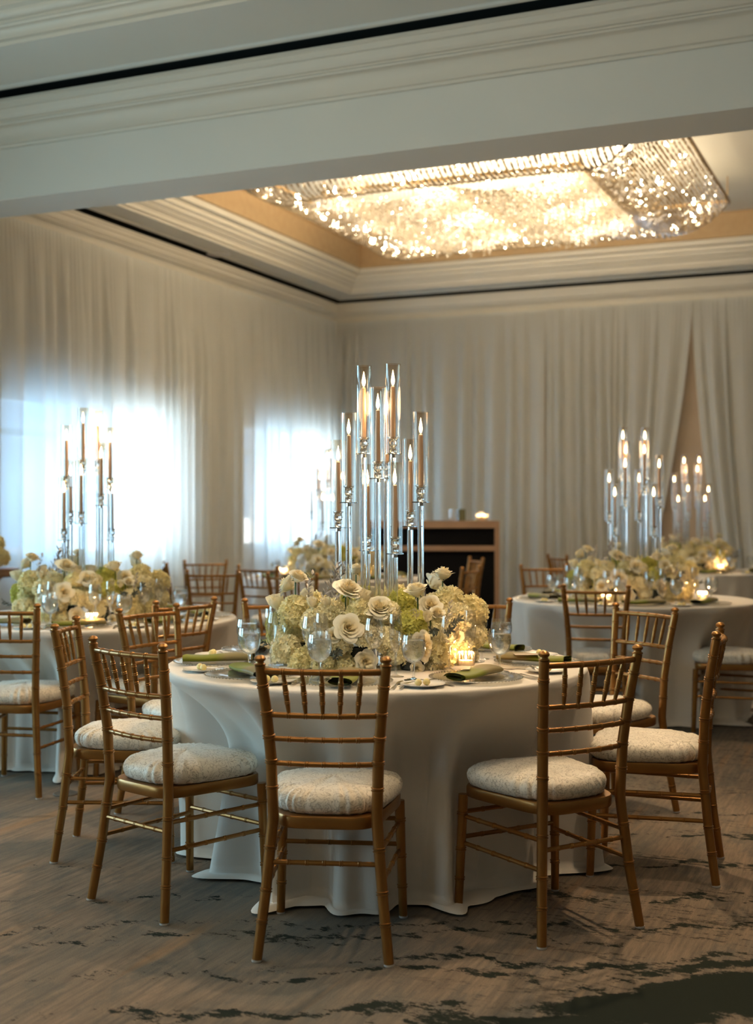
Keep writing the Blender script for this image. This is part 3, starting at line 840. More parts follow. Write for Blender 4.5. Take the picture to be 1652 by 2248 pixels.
# ------------------------------------------------------------------ tables and cloths
TABLES = [  # name, X, Z, R, front pushed-in radius, seed
 ('near table', 0.0, 4.81, .80, .60, 1),
 ('left table', -1.57, 6.86, .80, .72, 2),
 ('right table', 1.70, 8.32, .80, .74, 3),
 ('distant right table', 3.13, 12.3, .80, .78, 4),
 ('middle back table', -.38, 11.2, .80, .76, 5)]
TOPZ = .762
def cloth_mesh(R, rf, seed, pushes=()):
    rc = random.Random(seed); nth = 300; m = MB()
    ph = [rc.uniform(0, 6.28) for _ in range(8)]
    prof = [('t', 0.02), ('t', .3), ('t', .6), ('t', .9), ('t', .985), ('e', 0)]
    rows = [('t', .02), ('t', .35), ('t', .7), ('t', .95)] + [('e', k / 5) for k in range(6)] + [('d', (k / 26) ** 1.15) for k in range(1, 27)] + [('p', k / 4) for k in range(1, 5)]
    def fold(th, s):
        a = cos(12 * th + ph[0] + .5 * sin(2 * th + ph[1]) + .5 * s); b = cos(19 * th + ph[2] + .8 * sin(3 * th)); c = cos(5 * th + ph[3] - .8 * s)
        v = .5 * a + .3 * b + .3 * c
        return (max(0, v + .25)) ** 1.25 * 1.0 - .3
    def fn(i, j):
        kind, s = rows[j]; th = 2 * pi * i / nth
        # th measured from the direction towards the camera
        fr = max(0.0, cos(th)); fr = min(1, fr * 1.35) ** 1.3
        rfl = .775 + (rf - .775) * fr
        for ct, cr in pushes:
            dt = (th - ct + pi) % (2 * pi) - pi
            rfl = min(rfl, .775 + (cr - .775) * math.exp(-(dt / (atan2(.27, cr) + .10)) ** 6))
        if kind == 't': r = (R - .012) * s; z = TOPZ
        elif kind == 'e': r = R - .012 + .012 * sin(s * pi / 2); z = TOPZ - .012 * (1 - cos(s * pi / 2))
        else:
            q = s if kind == 'd' else 1.0
            base = R + (rfl - R) * (1 - (1 - min(1, max(0, q - .03) / .38)) ** 1.8 if rfl < .7 else 1 - (1 - q) ** 1.6)
            am = .15 * q ** .6
            r = base + am * fold(th, q)
            z = TOPZ - .012 - q * (TOPZ - .012 - .02)
            if kind == 'p':
                w = (.5 + .5 * cos(4 * th + ph[4])) * (.5 + .5 * cos(7 * th + ph[5]))
                r += s * (.02 + .13 * w); z = .02 - .014 * s + .012 * sin(s * pi) * w + .004
        r = max(r, .001)
        p = W(r * sin(th), -r * cos(th), z)
        return tuple(p)
    m.grid(fn, nth, len(rows), close_u=True)
    m.f.append(tuple(range(nth - 1, -1, -1)))
    return m
for nm, X, Z, R, rf, sd in TABLES:
    p = W(X, Z)
    T = thing('banquet_table', 'round banquet table hidden under the ivory cloth of the %s' % nm, 'table', (p.x, p.y, 0), 0, 'round banquet tables')
    m = MB(); m.lathe([(.01, .735), (R - .06, .735), (R - .05, .74), (R - .05, .754), (.01, .754)], 64); m.build('tabletop', bar_wood, T)
    for k in range(4):
        a = k * pi / 2 + .4; m = MB(); m.tube([(.22 * cos(a), .22 * sin(a), 0), (.22 * cos(a), .22 * sin(a), .735)], .014, 8); m.build('leg', chrome_m, T)
    pushes = []
    for cx, cz, (dx, dz), _ in chairs:
        d_ = hypot(cx - X, cz - Z); nf = hypot(dx, dz)
        if d_ < 1.6:
            fx, fz = cx + dx / nf * .42 - X, cz + dz / nf * .42 - Z; fr_ = hypot(fx, fz)
            if fr_ < .80: pushes.append((atan2(fx, -fz), max(.40, fr_ - .05)))
    o = cloth_mesh(R, rf, sd, pushes).build('tablecloth', cloth_m, None, True, 180)
    o.location = (p.x, p.y, 0)
    tag(o, 'floor-length ivory cloth draped over the %s' % nm, 'tablecloth', 'ivory tablecloths')

# ------------------------------------------------------------------ tableware prototypes
def P1(name, mb, mat, smooth=True, angle=40):
    return Proto(mb.build(name, mat, None, smooth, angle))
def stemware(name, bowl, foot=.032, stemh=.07, liquid=None):
    T = thing(name, 'x', 'glass')
    m = MB(); m.lathe([(foot, 0), (foot, .0015), (foot * .5, .004), (.005, .010), (.0038, .02), (.0038, stemh - .01), (.006, stemh)], 20)
    m.build('stem', crystal_solid if name == 'water_goblet' else glass_thin, T)
    m = MB(); m.lathe([(r, z + stemh) for r, z in bowl], 28, cap=False); m.build('bowl', glass_thin, T)
    if liquid:
        m = MB(); m.lathe([(r, z + stemh) for r, z in liquid], 24); m.build('iced_water', water_m, T)
    return Proto(T)
gob_b = [(r * 1.17, z) for r, z in [(.005, 0), (.018, .006), (.030, .022), (.0355, .045), (.0365, .062), (.034, .085), (.0325, .098)]]
gob_l = [(r * 1.17, z) for r, z in [(.004, .003), (.016, .009), (.0285, .024), (.034, .045), (.035, .062), (.0332, .080)]]
goblet = stemware('water_goblet', gob_b, .033, .058, gob_l)
wine = stemware('wine_glass', [(.004, 0), (.018, .006), (.032, .025), (.0375, .048), (.036, .075), (.030, .108)], .034, .095)
flute = stemware('champagne_flute', [(.004, 0), (.012, .01), (.020, .04), (.0235, .075), (.0225, .11), (.020, .135)], .030, .085)
m = MB(); m.lathe([(.085, .002), (.09, .002), (.10, .006), (.155, .012), (.160, .0135), (.155, .0145), (.10, .009), (.085, .006), (.001, .006)], 56)
for k in range(72):
    a = 2 * pi * k / 72; m.lathe([(.0005, -.003), (.003, -.0015), (.003, .0015), (.0005, .003)], 6, (.160 * cos(a), .160 * sin(a), .0135))
charger_m = thin_glass('charger_glass', (.93, .93, .90), .35, .06)
charger = P1('glass_charger', m, charger_m)
m = MB(); m.lathe([(.04, 0), (.045, .001), (.05, .004), (.075, .010), (.0755, .0115), (.05, .007), (.04, .004), (.001, .004)], 40)
bread = P1('bread_plate', m, white_china)
m = MB(); m.lathe([(.001, 0), (.007, .001), (.0115, .006), (.0125, .011), (.010, .018), (.005, .022), (.001, .023)], 14)
butter = P1('butter_ball', m, butter_m)
# napkin: flattened roll, open ends
m = MB(); L_, nl = .26, 16; sec = []
for k in range(44):
    t = k / 43; a = 2 * pi * 2.6 * t; rx = .050 - .020 * t; rz_ = .0155 - .011 * t
    sec.append((rx * math.copysign(abs(cos(a)) ** .7, cos(a)), .0165 + rz_ * sin(a)))
def nap(i, j):
    y, z = sec[i]; x = -L_ / 2 + L_ * j / (nl - 1)
    e = 1 + .12 * (x / L_)
    return (x + .006 * sin(y * 60), y * e + .006 * sin(x * 14), .001 + z * (1 + .15 * sin(x * 22)))
m.grid(nap, len(sec), nl); napkin = P1('rolled_napkin', m, napkin_m, True, 80)
m = MB(); m.box((-.045, -.03, 0), (.045, .03, .0012)); card = P1('menu_card', m, card_m, False)
def cutlery(name, head):
    m = MB()
    def strip(pts, th=.0016):
        vs = []
        for x, w, z in pts: vs += [(x, -w, z), (x, w, z), (x, w, z + th), (x, -w, z + th)]
        fs = [(a * 4 + k, a * 4 + (k + 1) % 4, a * 4 + 4 + (k + 1) % 4, a * 4 + 4 + k) for a in range(len(pts) - 1) for k in range(4)]
        n = (len(pts) - 1) * 4; fs += [(3, 2, 1, 0), (n, n + 1, n + 2, n + 3)]; m.add(vs, fs)
    strip([(-.10, .0045, .001), (-.095, .006, .0012), (-.05, .0045, .002), (0, .0025, .004), (.02, .0025, .005)], .0026)
    if head == 'fork':
        strip([(.02, .003, .005), (.035, .011, .003), (.05, .0125, .001)])
        for k in range(4):
            y = -.0105 + k * .007; m.box((.05, y - .0014, .001), (.088, y + .0014, .0028))
    elif head == 'knife': strip([(.02, .006, .003), (.04, .009, .001), (.09, .0095, .0005), (.115, .003, .0005)], .0012)
    elif head == 'spoon': strip([(.02, .003, .004), (.035, .013, .002), (.055, .018, .0005), (.075, .015, .001), (.087, .004, .003)])
    return P1(name, m, silver)
fork, knife, spoon, bknife = cutlery('dinner_fork', 'fork'), cutlery('dinner_knife', 'knife'), cutlery('teaspoon', 'spoon'), cutlery('butter_knife', 'knife')

def votive_proto():
    T = thing('votive_candle_holder', 'x', 'candle holder')
    m = MB(); m.lathe([(.026, 0), (.030, .004), (.033, .055), (.033, .068), (.030, .068), (.030, .054), (.027, .008), (.002, .008)], 72, flute=18, famp=.035); m.build('ribbed_glass', thin_glass('ribbed_votive_glass', (.97, .93, .86), .3, .05), T)
    m = MB(); m.lathe([(.001, .009), (.024, .009), (.027, .030), (.025, .038), (.001, .037)], 20); m.build('candle', wax_white, T)
    m = MB(); m.lathe([(.001, .040), (.004, .044), (.0048, .049), (.0025, .057), (.0004, .065)], 10); m.build('flame', flame_m, T)
    return Proto(T)
votive = votive_proto()
def put_votive(p, lab, en=1.6):
    v = votive.place(lab, 'candle holder', p, 0, 'lit votive candles')
    lamp('votive_lamp', 'POINT', (p[0], p[1], p[2] + .06), en, (1.0, .60, .26), shadow_soft_size=.012)

EMB = lambda s: s
def place_setting(ti, az, where, full=True, glasses=True, nap_rot=0.3, card_on=False):
    """az: degrees round the table, measured from the camera side, positive to the photo's left"""
    nm, TX, TZ = TABLES[ti][:3]
    def at(a, r, z=TOPZ + .0005):
        t = radians(a); p = W(TX - r * sin(t), TZ - r * cos(t), z); return (p.x, p.y, p.z)
    def rz(a):   # local +x tangential, +y towards the table centre
        t = radians(a); d = W(sin(t), cos(t)); return atan2(d.y, d.x) - pi / 2
    R0 = .61
    charger.place('clear beaded charger plate ' + where, 'plate', at(az, R0), rz(az), 'glass chargers')
    napkin.place('green rolled napkin ' + where, 'napkin', at(az, R0 - .01, TOPZ + .0068), rz(az) + nap_rot, 'rolled green napkins')
    if card_on: card.place('tan menu card ' + where, 'card', at(az + 3, R0 - .04, TOPZ + .0405), rz(az) + nap_rot + .5, 'menu cards')
    bread.place('small white bread plate ' + where, 'plate', at(az + 21, .68), rz(az + 21), 'white bread plates')
    if full or glasses:
        butter.place('left butter ball ' + where, 'butter', at(az + 22.5, .69, TOPZ + .005), 0, 'butter balls')
        butter.place('right butter ball ' + where, 'butter', at(az + 20.0, .685, TOPZ + .005), 0, 'butter balls')
    if full:
        bknife.place('butter knife ' + where, 'knife', at(az + 21, .640, TOPZ + .0112), rz(az) + .25, 'butter knives', (.8, .8, .8))
        fork.place('outer silver fork ' + where, 'fork', at(az + 15.2, .62), rz(az) + pi / 2, 'silver forks')
        fork.place('inner silver fork ' + where, 'fork', at(az + 17.4, .575), rz(az) + pi / 2, 'silver forks')
        knife.place('silver dinner knife ' + where, 'knife', at(az - 16.0, .645), rz(az) + pi / 2, 'silver dinner knives')
        spoon.place('silver teaspoon ' + where, 'spoon', at(az - 18.4, .655), rz(az) + pi / 2, 'silver teaspoons')
    if glasses:
        goblet.place('goblet of iced water ' + where, 'glass', at(az - 24, .525), random.uniform(0, 6), 'water goblets')
        wine.place('empty wine glass ' + where, 'glass', at(az - 9, .385), 0, 'wine glasses')
        flute.place('empty champagne flute ' + where, 'glass', at(az - 19, .425), 0, 'champagne flutes')

place_setting(0, 10, 'at the front centre place of the near table', nap_rot=pi / 2)
place_setting(0, 46, 'at the front left place of the near table', nap_rot=-.35)
place_setting(0, 86, 'at the left end place of the near table', nap_rot=pi / 2)
place_setting(0, 128, 'at the back left place of the near table', nap_rot=.5)
place_setting(0, -34, 'at the front right place of the near table', nap_rot=.35, card_on=True)
place_setting(0, -85, 'at the right end place of the near table', nap_rot=1.2, card_on=True)
place_setting(0, -128, 'at the back right place of the near table', nap_rot=.3)
place_setting(0, 168, 'behind the flowers, back left, near table', full=False)
place_setting(0, -162, 'behind the flowers, back right, near table', full=False)
for az, w in ((-8, 'front right of centre'), (33, 'front left'), (-52, 'right end'), (-95, 'back right'), (-140, 'rear right')):
    place_setting(1, az, 'at the %s place of the left table' % w, full=(az in (-8, -52)))
for az, w in ((5, 'front centre'), (44, 'front left'), (84, 'left end'), (-35, 'front right'), (125, 'back left')):
    place_setting(2, az, 'at the %s place of the right table' % w, full=False)
for az, w in ((0, 'front centre'), (-50, 'front right')):
    place_setting(3, az, 'at the %s place of the distant right table' % w, full=False)
for az, w in ((10, 'front centre'), (55, 'front left'), (100, 'left end'), (-40, 'front right'), (-85, 'right end')):
    place_setting(4, az, 'at the %s place of the middle back table' % w, full=False)

v = lambda px, D: tuple(P(px, D, TOPZ + .001))
put_votive(v(1022, 4.56), 'ribbed glass votive glowing at the right foot of the near flowers', 1.5)
put_votive(v(201, 6.28), 'glowing votive at the front foot of the left table flowers')
put_votive(v(1330, 7.82), 'glowing votive behind the chair back on the left side of the right table')
put_votive(v(1541, 8.0), 'glowing votive right of the flowers on the right table')
put_votive(v(1581, 12.0), 'glowing votive on the distant right table')
put_votive(v(622, 11.15), 'glowing votive at the left of the middle back table')
put_votive(v(806, 11.0), 'glowing votive seen between the tall glass columns, on the middle back table')

# ------------------------------------------------------------------ candelabra and taper candles
def candle_proto():
    m = MB(); m.tube([(0, 0, 0), (0, 0, .03), (0.0006, 0, .11), (0, 0.0006, .190), (0, 0, .198), (0, 0, .201)], [.0105, .0105, .0098, .0086, .0080, .004], 12)
    o = m.build('taper_candle', candle_m); o['label'] = 'x'
    f = MB(); prof = [(.0008, 0), (.0052, .007), (.0070, .015), (.0064, .025), (.0042, .038), (.0018, .050), (.0002, .058)]
    f.lathe(prof, 10, (0, 0, .205)); f.build('flame', flame_m, o)
    w = MB(); w.tube([(0, 0, .199), (0, 0, .209)], .0008, 5); w.build('wick', wick_m, o)
    return Proto(o)
taper = candle_proto()
main_cols = [(798, 4.85, 998), (862, 4.76, 998), (829, 4.70, 1052), (848, 4.93, 1050), (765, 4.76, 1105), (923, 4.74, 1104),
             (742, 4.87, 1160), (900, 4.90, 1157), (866, 4.68, 1217), (806, 4.95, 1210)]
cols = []
for px, D, py in main_cols:
    cols.append(((px - 826) / F * D, D - 4.81, EYE + (1124 - py) / F * D - TOPZ))
def candelabra_proto():
    T = thing('glass_candelabra', 'x', 'candelabra')
    def wv(X, Z, z): p = W(X, Z, z); return (p.x, p.y, p.z)
    m = MB(); m.lathe([(.163, 0), (.165, .003), (.163, .008), (.001, .009)], 48); m.build('base_plate', silver, T)
    cm = {}
    pl = MB(); pl.lathe([(.006, 0), (.033, .000), (.0345, .002), (.033, .004), (.006, .004)], 28); plm = pl.mesh('drip_plate', crystal_solid)
    cu = MB(); cu.lathe([(.009, .004), (.012, .006), (.0145, .013), (.0125, .021), (.0085, .025), (.009, .028), (.0155, .034), (.0185, .043), (.016, .050), (.0125, .054), (.015, .058), (.0225, .063), (.023, .066), (.012, .066), (.0115, .058), (.001, .057)], 16)
    cum = cu.mesh('candle_cup', crystal_solid, True, 30)
    tb = MB(); tb.lathe([(.0295, .004), (.0295, .335), (.0295, .343), (.0280, .343)], 32, cap=False); tbm = tb.mesh('hurricane_tube', tube_m)
    fe = MB(); fe.lathe([(.0095, -.012), (.0095, 0)], 14); fem = fe.mesh('ferrule', silver)
    for X, Z, h in cols:
        m = MB(); m.lathe([(.0118, .009), (.0118, .03), (.0118, h - .011)], 12)
        o = m.build('glass_column', crystal_solid, T)
        p = W(X, Z); o.location = (p.x, p.y, 0)
        for nm, me in (('drip_plate', plm), ('candle_cup', cum), ('hurricane_tube', tbm), ('ferrule', fem)):
            c = link(nm, me, o); c.location = (0, 0, h)
    return Proto(T)
cand = candelabra_proto()
ordn = ['first', 'second', 'third', 'fourth', 'fifth', 'sixth', 'seventh', 'eighth', 'ninth', 'tenth']
def put_candelabra(ti, rot, where, X=None, Z=None, dh=0.0):
    nm, TX, TZ = TABLES[ti][:3]; X = TX if X is None else X; Z = TZ if Z is None else Z
    c = W(X, Z, TOPZ + .0006)
    cand.place('tall clear glass cluster candelabra of ten columns ' + where, 'candelabra', tuple(c), rot, 'glass candelabras')
    items = []
    for cx, cz, h in cols:
        p = W(cx, cz); q = Vector((p.x * cos(rot) - p.y * sin(rot), p.x * sin(rot) + p.y * cos(rot)))
        g = Vector((c.x + q.x, c.y + q.y)); camx = (CY * g.x + SY * g.y) / (-SY * g.x + CY * g.y)
        items.append((camx, g, h))
    items.sort(key=lambda t: t[0])
    for i, (cx, g, h) in enumerate(items):
        taper.place('lit bronze taper, %s from left in the candelabra %s' % (ordn[i], where), 'candle',
                    (g.x, g.y, TOPZ + .0006 + h + .0585), random.uniform(0, 6), 'bronze taper candles')
    lamp('candle_glow', 'POINT', (c.x, c.y, TOPZ + 1.0), 2.5, (1, .62, .3), shadow_soft_size=.08)
put_candelabra(0, 0, 'on the near table')
put_candelabra(1, 1.9, 'on the left table')
put_candelabra(2, .5, 'on the right table')
put_candelabra(3, 3.6, 'on the distant right table', X=3.10)
put_candelabra(4, 2.5, 'on the middle back table', X=-.42)

# ------------------------------------------------------------------ flowers
def rose_mesh(name, mat, openness=1.0, seed=1):
    """unit radius rose of nested cupped petals, axis +z"""
    rr = random.Random(seed); m = MB(); counts = [3, 3, 4, 4, 5, 5, 5] if openness > .4 else [3, 4, 5]
    rows = len(counts)
    for li, npet in enumerate(counts):
        f = li / (rows - 1); off = rr.uniform(0, 6)
        R = .08 + (.60 if openness > .4 else .40) * f; top = .48 - .46 * openness * f ** 1.3; base = -.62
        flare = (.05 + .30 * f) * openness; half = pi / npet * (1.35 if li < 2 else 1.25)
        for k in range(npet):
            th = off + 2 * pi * k / npet + rr.uniform(-.3, .3); sc = rr.uniform(.94, 1.06); dz = rr.uniform(-.05, .05); rk = rr.uniform(-.03, .05)
            ph = rr.uniform(0, 6)
            def fn(i, j):
                u = i / 8 * 2 - 1; v = j / 7
                e = v * (1 - .30 * abs(u) ** 3.2 * v)
                wd = half * (.35 + .65 * sin(min(1, e * 1.5) * pi / 2))
                r = R * sin(min(1, .10 + e * 1.15) * pi / 2) ** .75 + rk * e
                lip = max(0, e - .66) / .34
                r += flare * lip ** 1.5 + .025 * sin(u * 5 + ph) * lip
                z = base + (top - base + dz) * (e ** .9) * sc - flare * .30 * lip ** 2.2 + .035 * sin(u * 4 + ph) * lip
                a = th + u * wd + .06 * li
                r *= 1 + .15 * u
                return (r * cos(a), r * sin(a), z)
            m.grid(fn, 9, 8)
    m.lathe([(.03, -.74), (.14, -.70), (.22, -.62), (.10, -.52)], 8)
    return m.mesh(name, mat, True, 180)
def hyd_mesh(name, mat, seed=1, n=150):
    rr = random.Random(seed); m = MB()
    nn = 12
    m.lathe([(.01, -.7), (.45, -.52), (.62, -.2), (.64, .1), (.5, .42), (.25, .60), (.01, .66)], 14)
    for i in range(n):
        z = 1 - 1.75 * (i + .5) / n; r = sqrt(max(0, 1 - z * z)); a = i * 2.399963
        nrm = Vector((r * cos(a), r * sin(a), z)); bump_ = 1 + .10 * sin(5 * a + 3 * z) * r + rr.uniform(-.06, .06)
        c = nrm * (.78 * bump_)
        nrm = (nrm + Vector([rr.uniform(-.6, .6) for _ in range(3)])).normalized()
        u = nrm.orthogonal().normalized(); w = nrm.cross(u); rot = rr.uniform(0, 1.57); s = rr.uniform(.19, .26)
        for k in range(4):
            b = rot + k * pi / 2; d = u * cos(b) + w * sin(b); e = nrm.cross(d)
            L1 = nrm * rr.uniform(.05, .20)
            vs = [c, c + d * s * .48 - e * s * .44 + L1 * .8, c + d * s * .86 - e * s * .36 + L1, c + d * s * 1.02 + L1 * .7, c + d * s * .86 + e * s * .36 + L1, c + d * s * .48 + e * s * .44 + L1 * .8]
            m.add(vs, [(0, 1, 2), (0, 2, 3), (0, 3, 4), (0, 4, 5)])
    return m.mesh(name, mat, True, 50)
ROSES = [rose_mesh('rose', rose_m, 1.0, 1), rose_mesh('rose', rose_m, .8, 2), rose_mesh('rose_bud', bud_m, .15, 3)]
HYDS = {'c': [hyd_mesh('hydrangea', hyd_cream, s) for s in (1, 2)], 'w': [hyd_mesh('hydrangea', hyd_white, s) for s in (3, 4)], 'l': [hyd_mesh('hydrangea', hyd_lime, 5)]}
def leafy(name, mat, seed, n=16, L=.16, ls=.028):
    rr = random.Random(seed); m = MB()
    pts = [(0.03 * sin(3 * t) * t, .02 * t, L * t) for t in [i / 6 for i in range(7)]]
    m.tube(pts, .0012, 5)
    for i in range(n):
        t = .15 + .85 * i / n; b = Vector((0.03 * sin(3 * t) * t, .02 * t, L * t)); a = i * 2.4 + rr.uniform(-.4, .4)
        d = Vector((cos(a), sin(a), .9)).normalized(); e = d.cross(Vector((0, 0, 1))).normalized(); s = ls * rr.uniform(.7, 1.15); up = Vector((0, 0, .004))
        vs = [b, b + d * s * .3 + e * s * .16, b + d * s * .7 + e * s * .15, b + d * s, b + d * s * .7 - e * s * .15, b + d * s * .3 - e * s * .16, b + d * s * .5 + up * .6]
        m.add(vs, [(0, 1, 6), (1, 2, 6), (2, 3, 6), (3, 4, 6), (4, 5, 6), (5, 0, 6)])
    return m.mesh(name, mat, True, 180)
LEAF_S = leafy('silver_foliage', silverleaf_m, 1, 22, .17, .036); LEAF_D = leafy('dark_foliage', darkleaf_m, 2, 20, .11, .045)

def orient(nrm):
    return Vector(nrm).normalized().to_track_quat('Z', 'Y').to_euler()
def fpos(px, py, D):   # camera-frame offsets from the near table's centre
    p = W((px - 826) / F * D, D - 4.81, EYE + (1124 - py) / F * D - TOPZ); return p
roses = [  # px, py, D, radius, mesh, normal (right, away, up)
 (765, 1290, 4.62, .054, 0, (.25, -.45, .75)), (655, 1264, 4.74, .040, 1, (.35, -.3, .8)), (606, 1322, 4.80, .036, 2, (-.2, -.3, .9)),
 (832, 1332, 4.58, .056, 0, (0, -.65, .7)), (795, 1312, 4.63, .036, 2, (.1, -.3, .9)), (765, 1378, 4.50, .054, 0, (.1, -.9, .35)),
 (803, 1452, 4.53, .044, 1, (.1, -1, .1)), (696, 1413, 4.54, .046, 0, (-.6, -.7, .15)), (912, 1292, 4.63, .046, 1, (-.2, -.2, .9)),
 (972, 1256, 4.80, .044, 0, (.05, .05, 1)), (945, 1327, 4.66, .044, 0, (.0, -.7, .6)), (930, 1418, 4.52, .056, 0, (.75, -.6, .1)),
 (781, 1247, 4.98, .036, 1, (0, 0, 1)), (915, 1468, 4.53, .028, 1, (.2, -.9, 0)), (684, 1322, 4.63, .022, 2, (.0, -.3, .9)),
 (716, 1322, 4.63, .022, 2, (-.2, -.3, .9)), (910, 1352, 4.58, .026, 2, (-.3, -.6, .7)), (938, 1354, 4.56, .022, 2, (.1, -.6, .7)),
 (1000, 1395, 4.66, .040, 0, (.4, -.8, .3)), (730, 1395, 4.53, .032, 1, (-.2, -.9, .3)), (960, 1345, 4.62, .032, 1, (.3, -.6, .7))]
hyds = [
 (650, 1345, 4.74, .064, 'c'), (612, 1372, 4.86, .050, 'l'), (728, 1352, 4.66, .060, 'w'), (694, 1368, 4.64, .056, 'w'), (628, 1430, 4.72, .060, 'w'),
 (668, 1455, 4.66, .055, 'c'), (718, 1462, 4.60, .056, 'c'), (760, 1460, 4.58, .048, 'c'), (880, 1330, 4.74, .056, 'l'), (902, 1372, 4.60, .058, 'l'),
 (846, 1405, 4.56, .050, 'w'), (868, 1440, 4.58, .050, 'w'), (985, 1322, 4.78, .058, 'c'), (1034, 1342, 4.86, .060, 'c'), (1002, 1356, 4.70, .056, 'w'),
 (1034, 1392, 4.84, .052, 'w'), (968, 1432, 4.60, .058, 'c'), (1004, 1428, 4.70, .056, 'c'), (968, 1395, 4.60, .045, 'w'), (850, 1350, 4.61, .05, 'w'),
 (790, 1345, 4.61, .05, 'c'), (745, 1420, 4.56, .045, 'w'), (805, 1400, 4.55, .045, 'w'), (950, 1472, 4.60, .036, 'w'),
 (640, 1390, 4.80, .055, 'c'), (1020, 1435, 4.86, .05, 'w'), (900, 1415, 4.60, .05, 'w'), (700, 1405, 4.62, .05, 'w')]
def centerpiece_proto():
    T = thing('floral_centerpiece', 'x', 'flower arrangement')
    for vx, vz in ((-.06, -.215), (.13, -.215), (-.28, .0), (.29, .01), (.02, .225)):
        q = W(vx, vz); m = MB(); m.lathe([(.038, 0), (.044, .004), (.044, .080), (.040, .080), (.038, .06), (.001, .06)], 28)
        o = m.build('low_vase', vase_m, T); o.location = (q.x, q.y, 0)
    for px, py, D, r, k, nr in roses:
        p = fpos(px, py, D); o = link('rose' if k < 2 else 'rose_bud', ROSES[k], T); o.location = p; o.scale = (r / .95,) * 3 if k < 2 else (r / .62,) * 3
        o.rotation_euler = orient(W(*nr[:2], nr[2])); 
        if py < 1330:      # visible stem under the raised heads, a sub-part of the rose
            s = (r / .95) if k < 2 else (r / .62)
            m = MB(); M = o.rotation_euler.to_matrix(); base = Vector((0, 0, -.72)); down = M.transposed() @ Vector((0, 0, -1))
            L = .09 / s
            m.tube([base, base * .6 + (base + down * .6) * .5 + down * .1, base + down * L], .0028 / s, 6)
            for q in range(5):
                a = q * 1.26; m.add([(.05 * cos(a), .05 * sin(a), -.70), (.30 * cos(a - .25), .30 * sin(a - .25), -.60), (.5 * cos(a), .5 * sin(a), -.72), (.30 * cos(a + .25), .30 * sin(a + .25), -.60)], [(0, 1, 2, 3)])
            m.build('stem', stem_m, o)
    rr = random.Random(11)
    for px, py, D, r, k in hyds:
        p = fpos(px, py, D); o = link('hydrangea', rr.choice(HYDS[k]), T); o.location = p; o.scale = (r * 1.08,) * 3
        o.rotation_euler = (rr.uniform(-.5, .5), rr.uniform(-.5, .5), rr.uniform(0, 6))
    # rear half, seen from the other tables' angles
    for i in range(20):
        a = pi * (i + .5) / 20; X = .37 * cos(a); Z = .04 + .20 * sin(a); h = .10 + .13 * ((i * 7) % 3) / 2 * sin(a)
        o = link('hydrangea', HYDS['cwcl'[i % 4]][0], T); o.location = W(X, Z, h); o.scale = (.062,) * 3; o.rotation_euler = (rr.uniform(-1, 1), .3, i)
    for i in range(9):
        a = pi * (i + .5) / 9; X = .33 * cos(a) + rr.uniform(-.03, .03); Z = .02 + .22 * sin(a); h = .20 + .05 * (i % 3)
        o = link('rose', ROSES[i % 2], T); o.location = W(X, Z, h); o.scale = (.05,) * 3
        o.rotation_euler = orient(W(X, Z, .25))
    for px, py, D, sc, rz in ((700, 1330, 4.70, 1.0, 0), (735, 1335, 4.74, .95, 2), (675, 1335, 4.72, .8, 4), (722, 1330, 4.8, 1.0, 5), (975, 1380, 4.56, .6, 1)):
        o = link('silver_foliage', LEAF_S, T); p = fpos(px, py, D); o.location = p; o.scale = (sc,) * 3; o.rotation_euler = (rr.uniform(-.3, .3), rr.uniform(-.3, .3), rz)
    for px, py, D, nr in ((975, 1390, 4.56, (.2, -1, .1)), (960, 1385, 4.56, (-.5, -1, -.1)), (735, 1425, 4.55, (.1, -1, -.3)), (745, 1440, 4.56, (-.6, -1, .1)), (985, 1372, 4.60, (.6, -1, .3)), (598, 1420, 4.74, (-1, -.4, .3)), (1050, 1400, 4.9, (1, -.3, .3))):
        o = link('dark_foliage', LEAF_D, T); p = fpos(px, py, D); o.location = p; o.scale = (.55,) * 3; o.rotation_euler = orient(W(nr[0], nr[1], nr[2]))
    return Proto(T)
fl = centerpiece_proto()
for ti, rot, where in ((0, 0, 'the near table, circling the glass columns'), (1, .12, 'the left table'), (2, -.15, 'the right table'), (3, .3, 'the distant right table'), (4, -.1, 'the middle back table')):
    nm, X, Z = TABLES[ti][:3]; c = W(X, Z, TOPZ + .0008)
    fl.place('low arrangement of ivory roses and cream hydrangeas on ' + where, 'flower arrangement', tuple(c), rot, 'rose and hydrangea centrepieces')

# ------------------------------------------------------------------ bar at the back
c = P(950, 13.2); T = thing('bar_counter', 'black-fronted bar with a tan wooden frame against the back drapes', 'bar', (c.x, c.y, 0), YAW)
hb = 1.246; w = .70
m = MB(); m.box((-w, -.02, hb - .075), (w, .5, hb)); m.build('bar_top', bar_wood, T, False)
m = MB(); m.box((-w + .05, .02, .02), (w - .05, .46, hb - .075)); m.build('front_panel', black_panel, T, False)
m = MB(); m.box((-w + .05, -.012, .93), (w - .05, .02, .985)); m.build('cross_rail', bar_wood, T, False)
for s in (-1, 1):
    m = MB(); x0, x1 = sorted((s * w, s * (w - .05))); m.box((x0, -.012, 0), (x1, .5, hb - .075)); m.build('corner_post', bar_wood, T, False)
def onbar(dx, dy=.2): return tuple(T_mat @ Vector((dx, dy, hb + .001)))
T_mat = Matrix.Translation((c.x, c.y, 0)) @ Matrix.Rotation(YAW, 4, 'Z')
m = MB(); m.box((-.035, -.03, 0), (.035, .03, .125)); o = m.build('olive_box', olive_box_m, None, False); o.location = onbar(.32); o.rotation_euler = (0, 0, YAW)
tag(o, 'dark olive upright box standing on the bar', 'box')
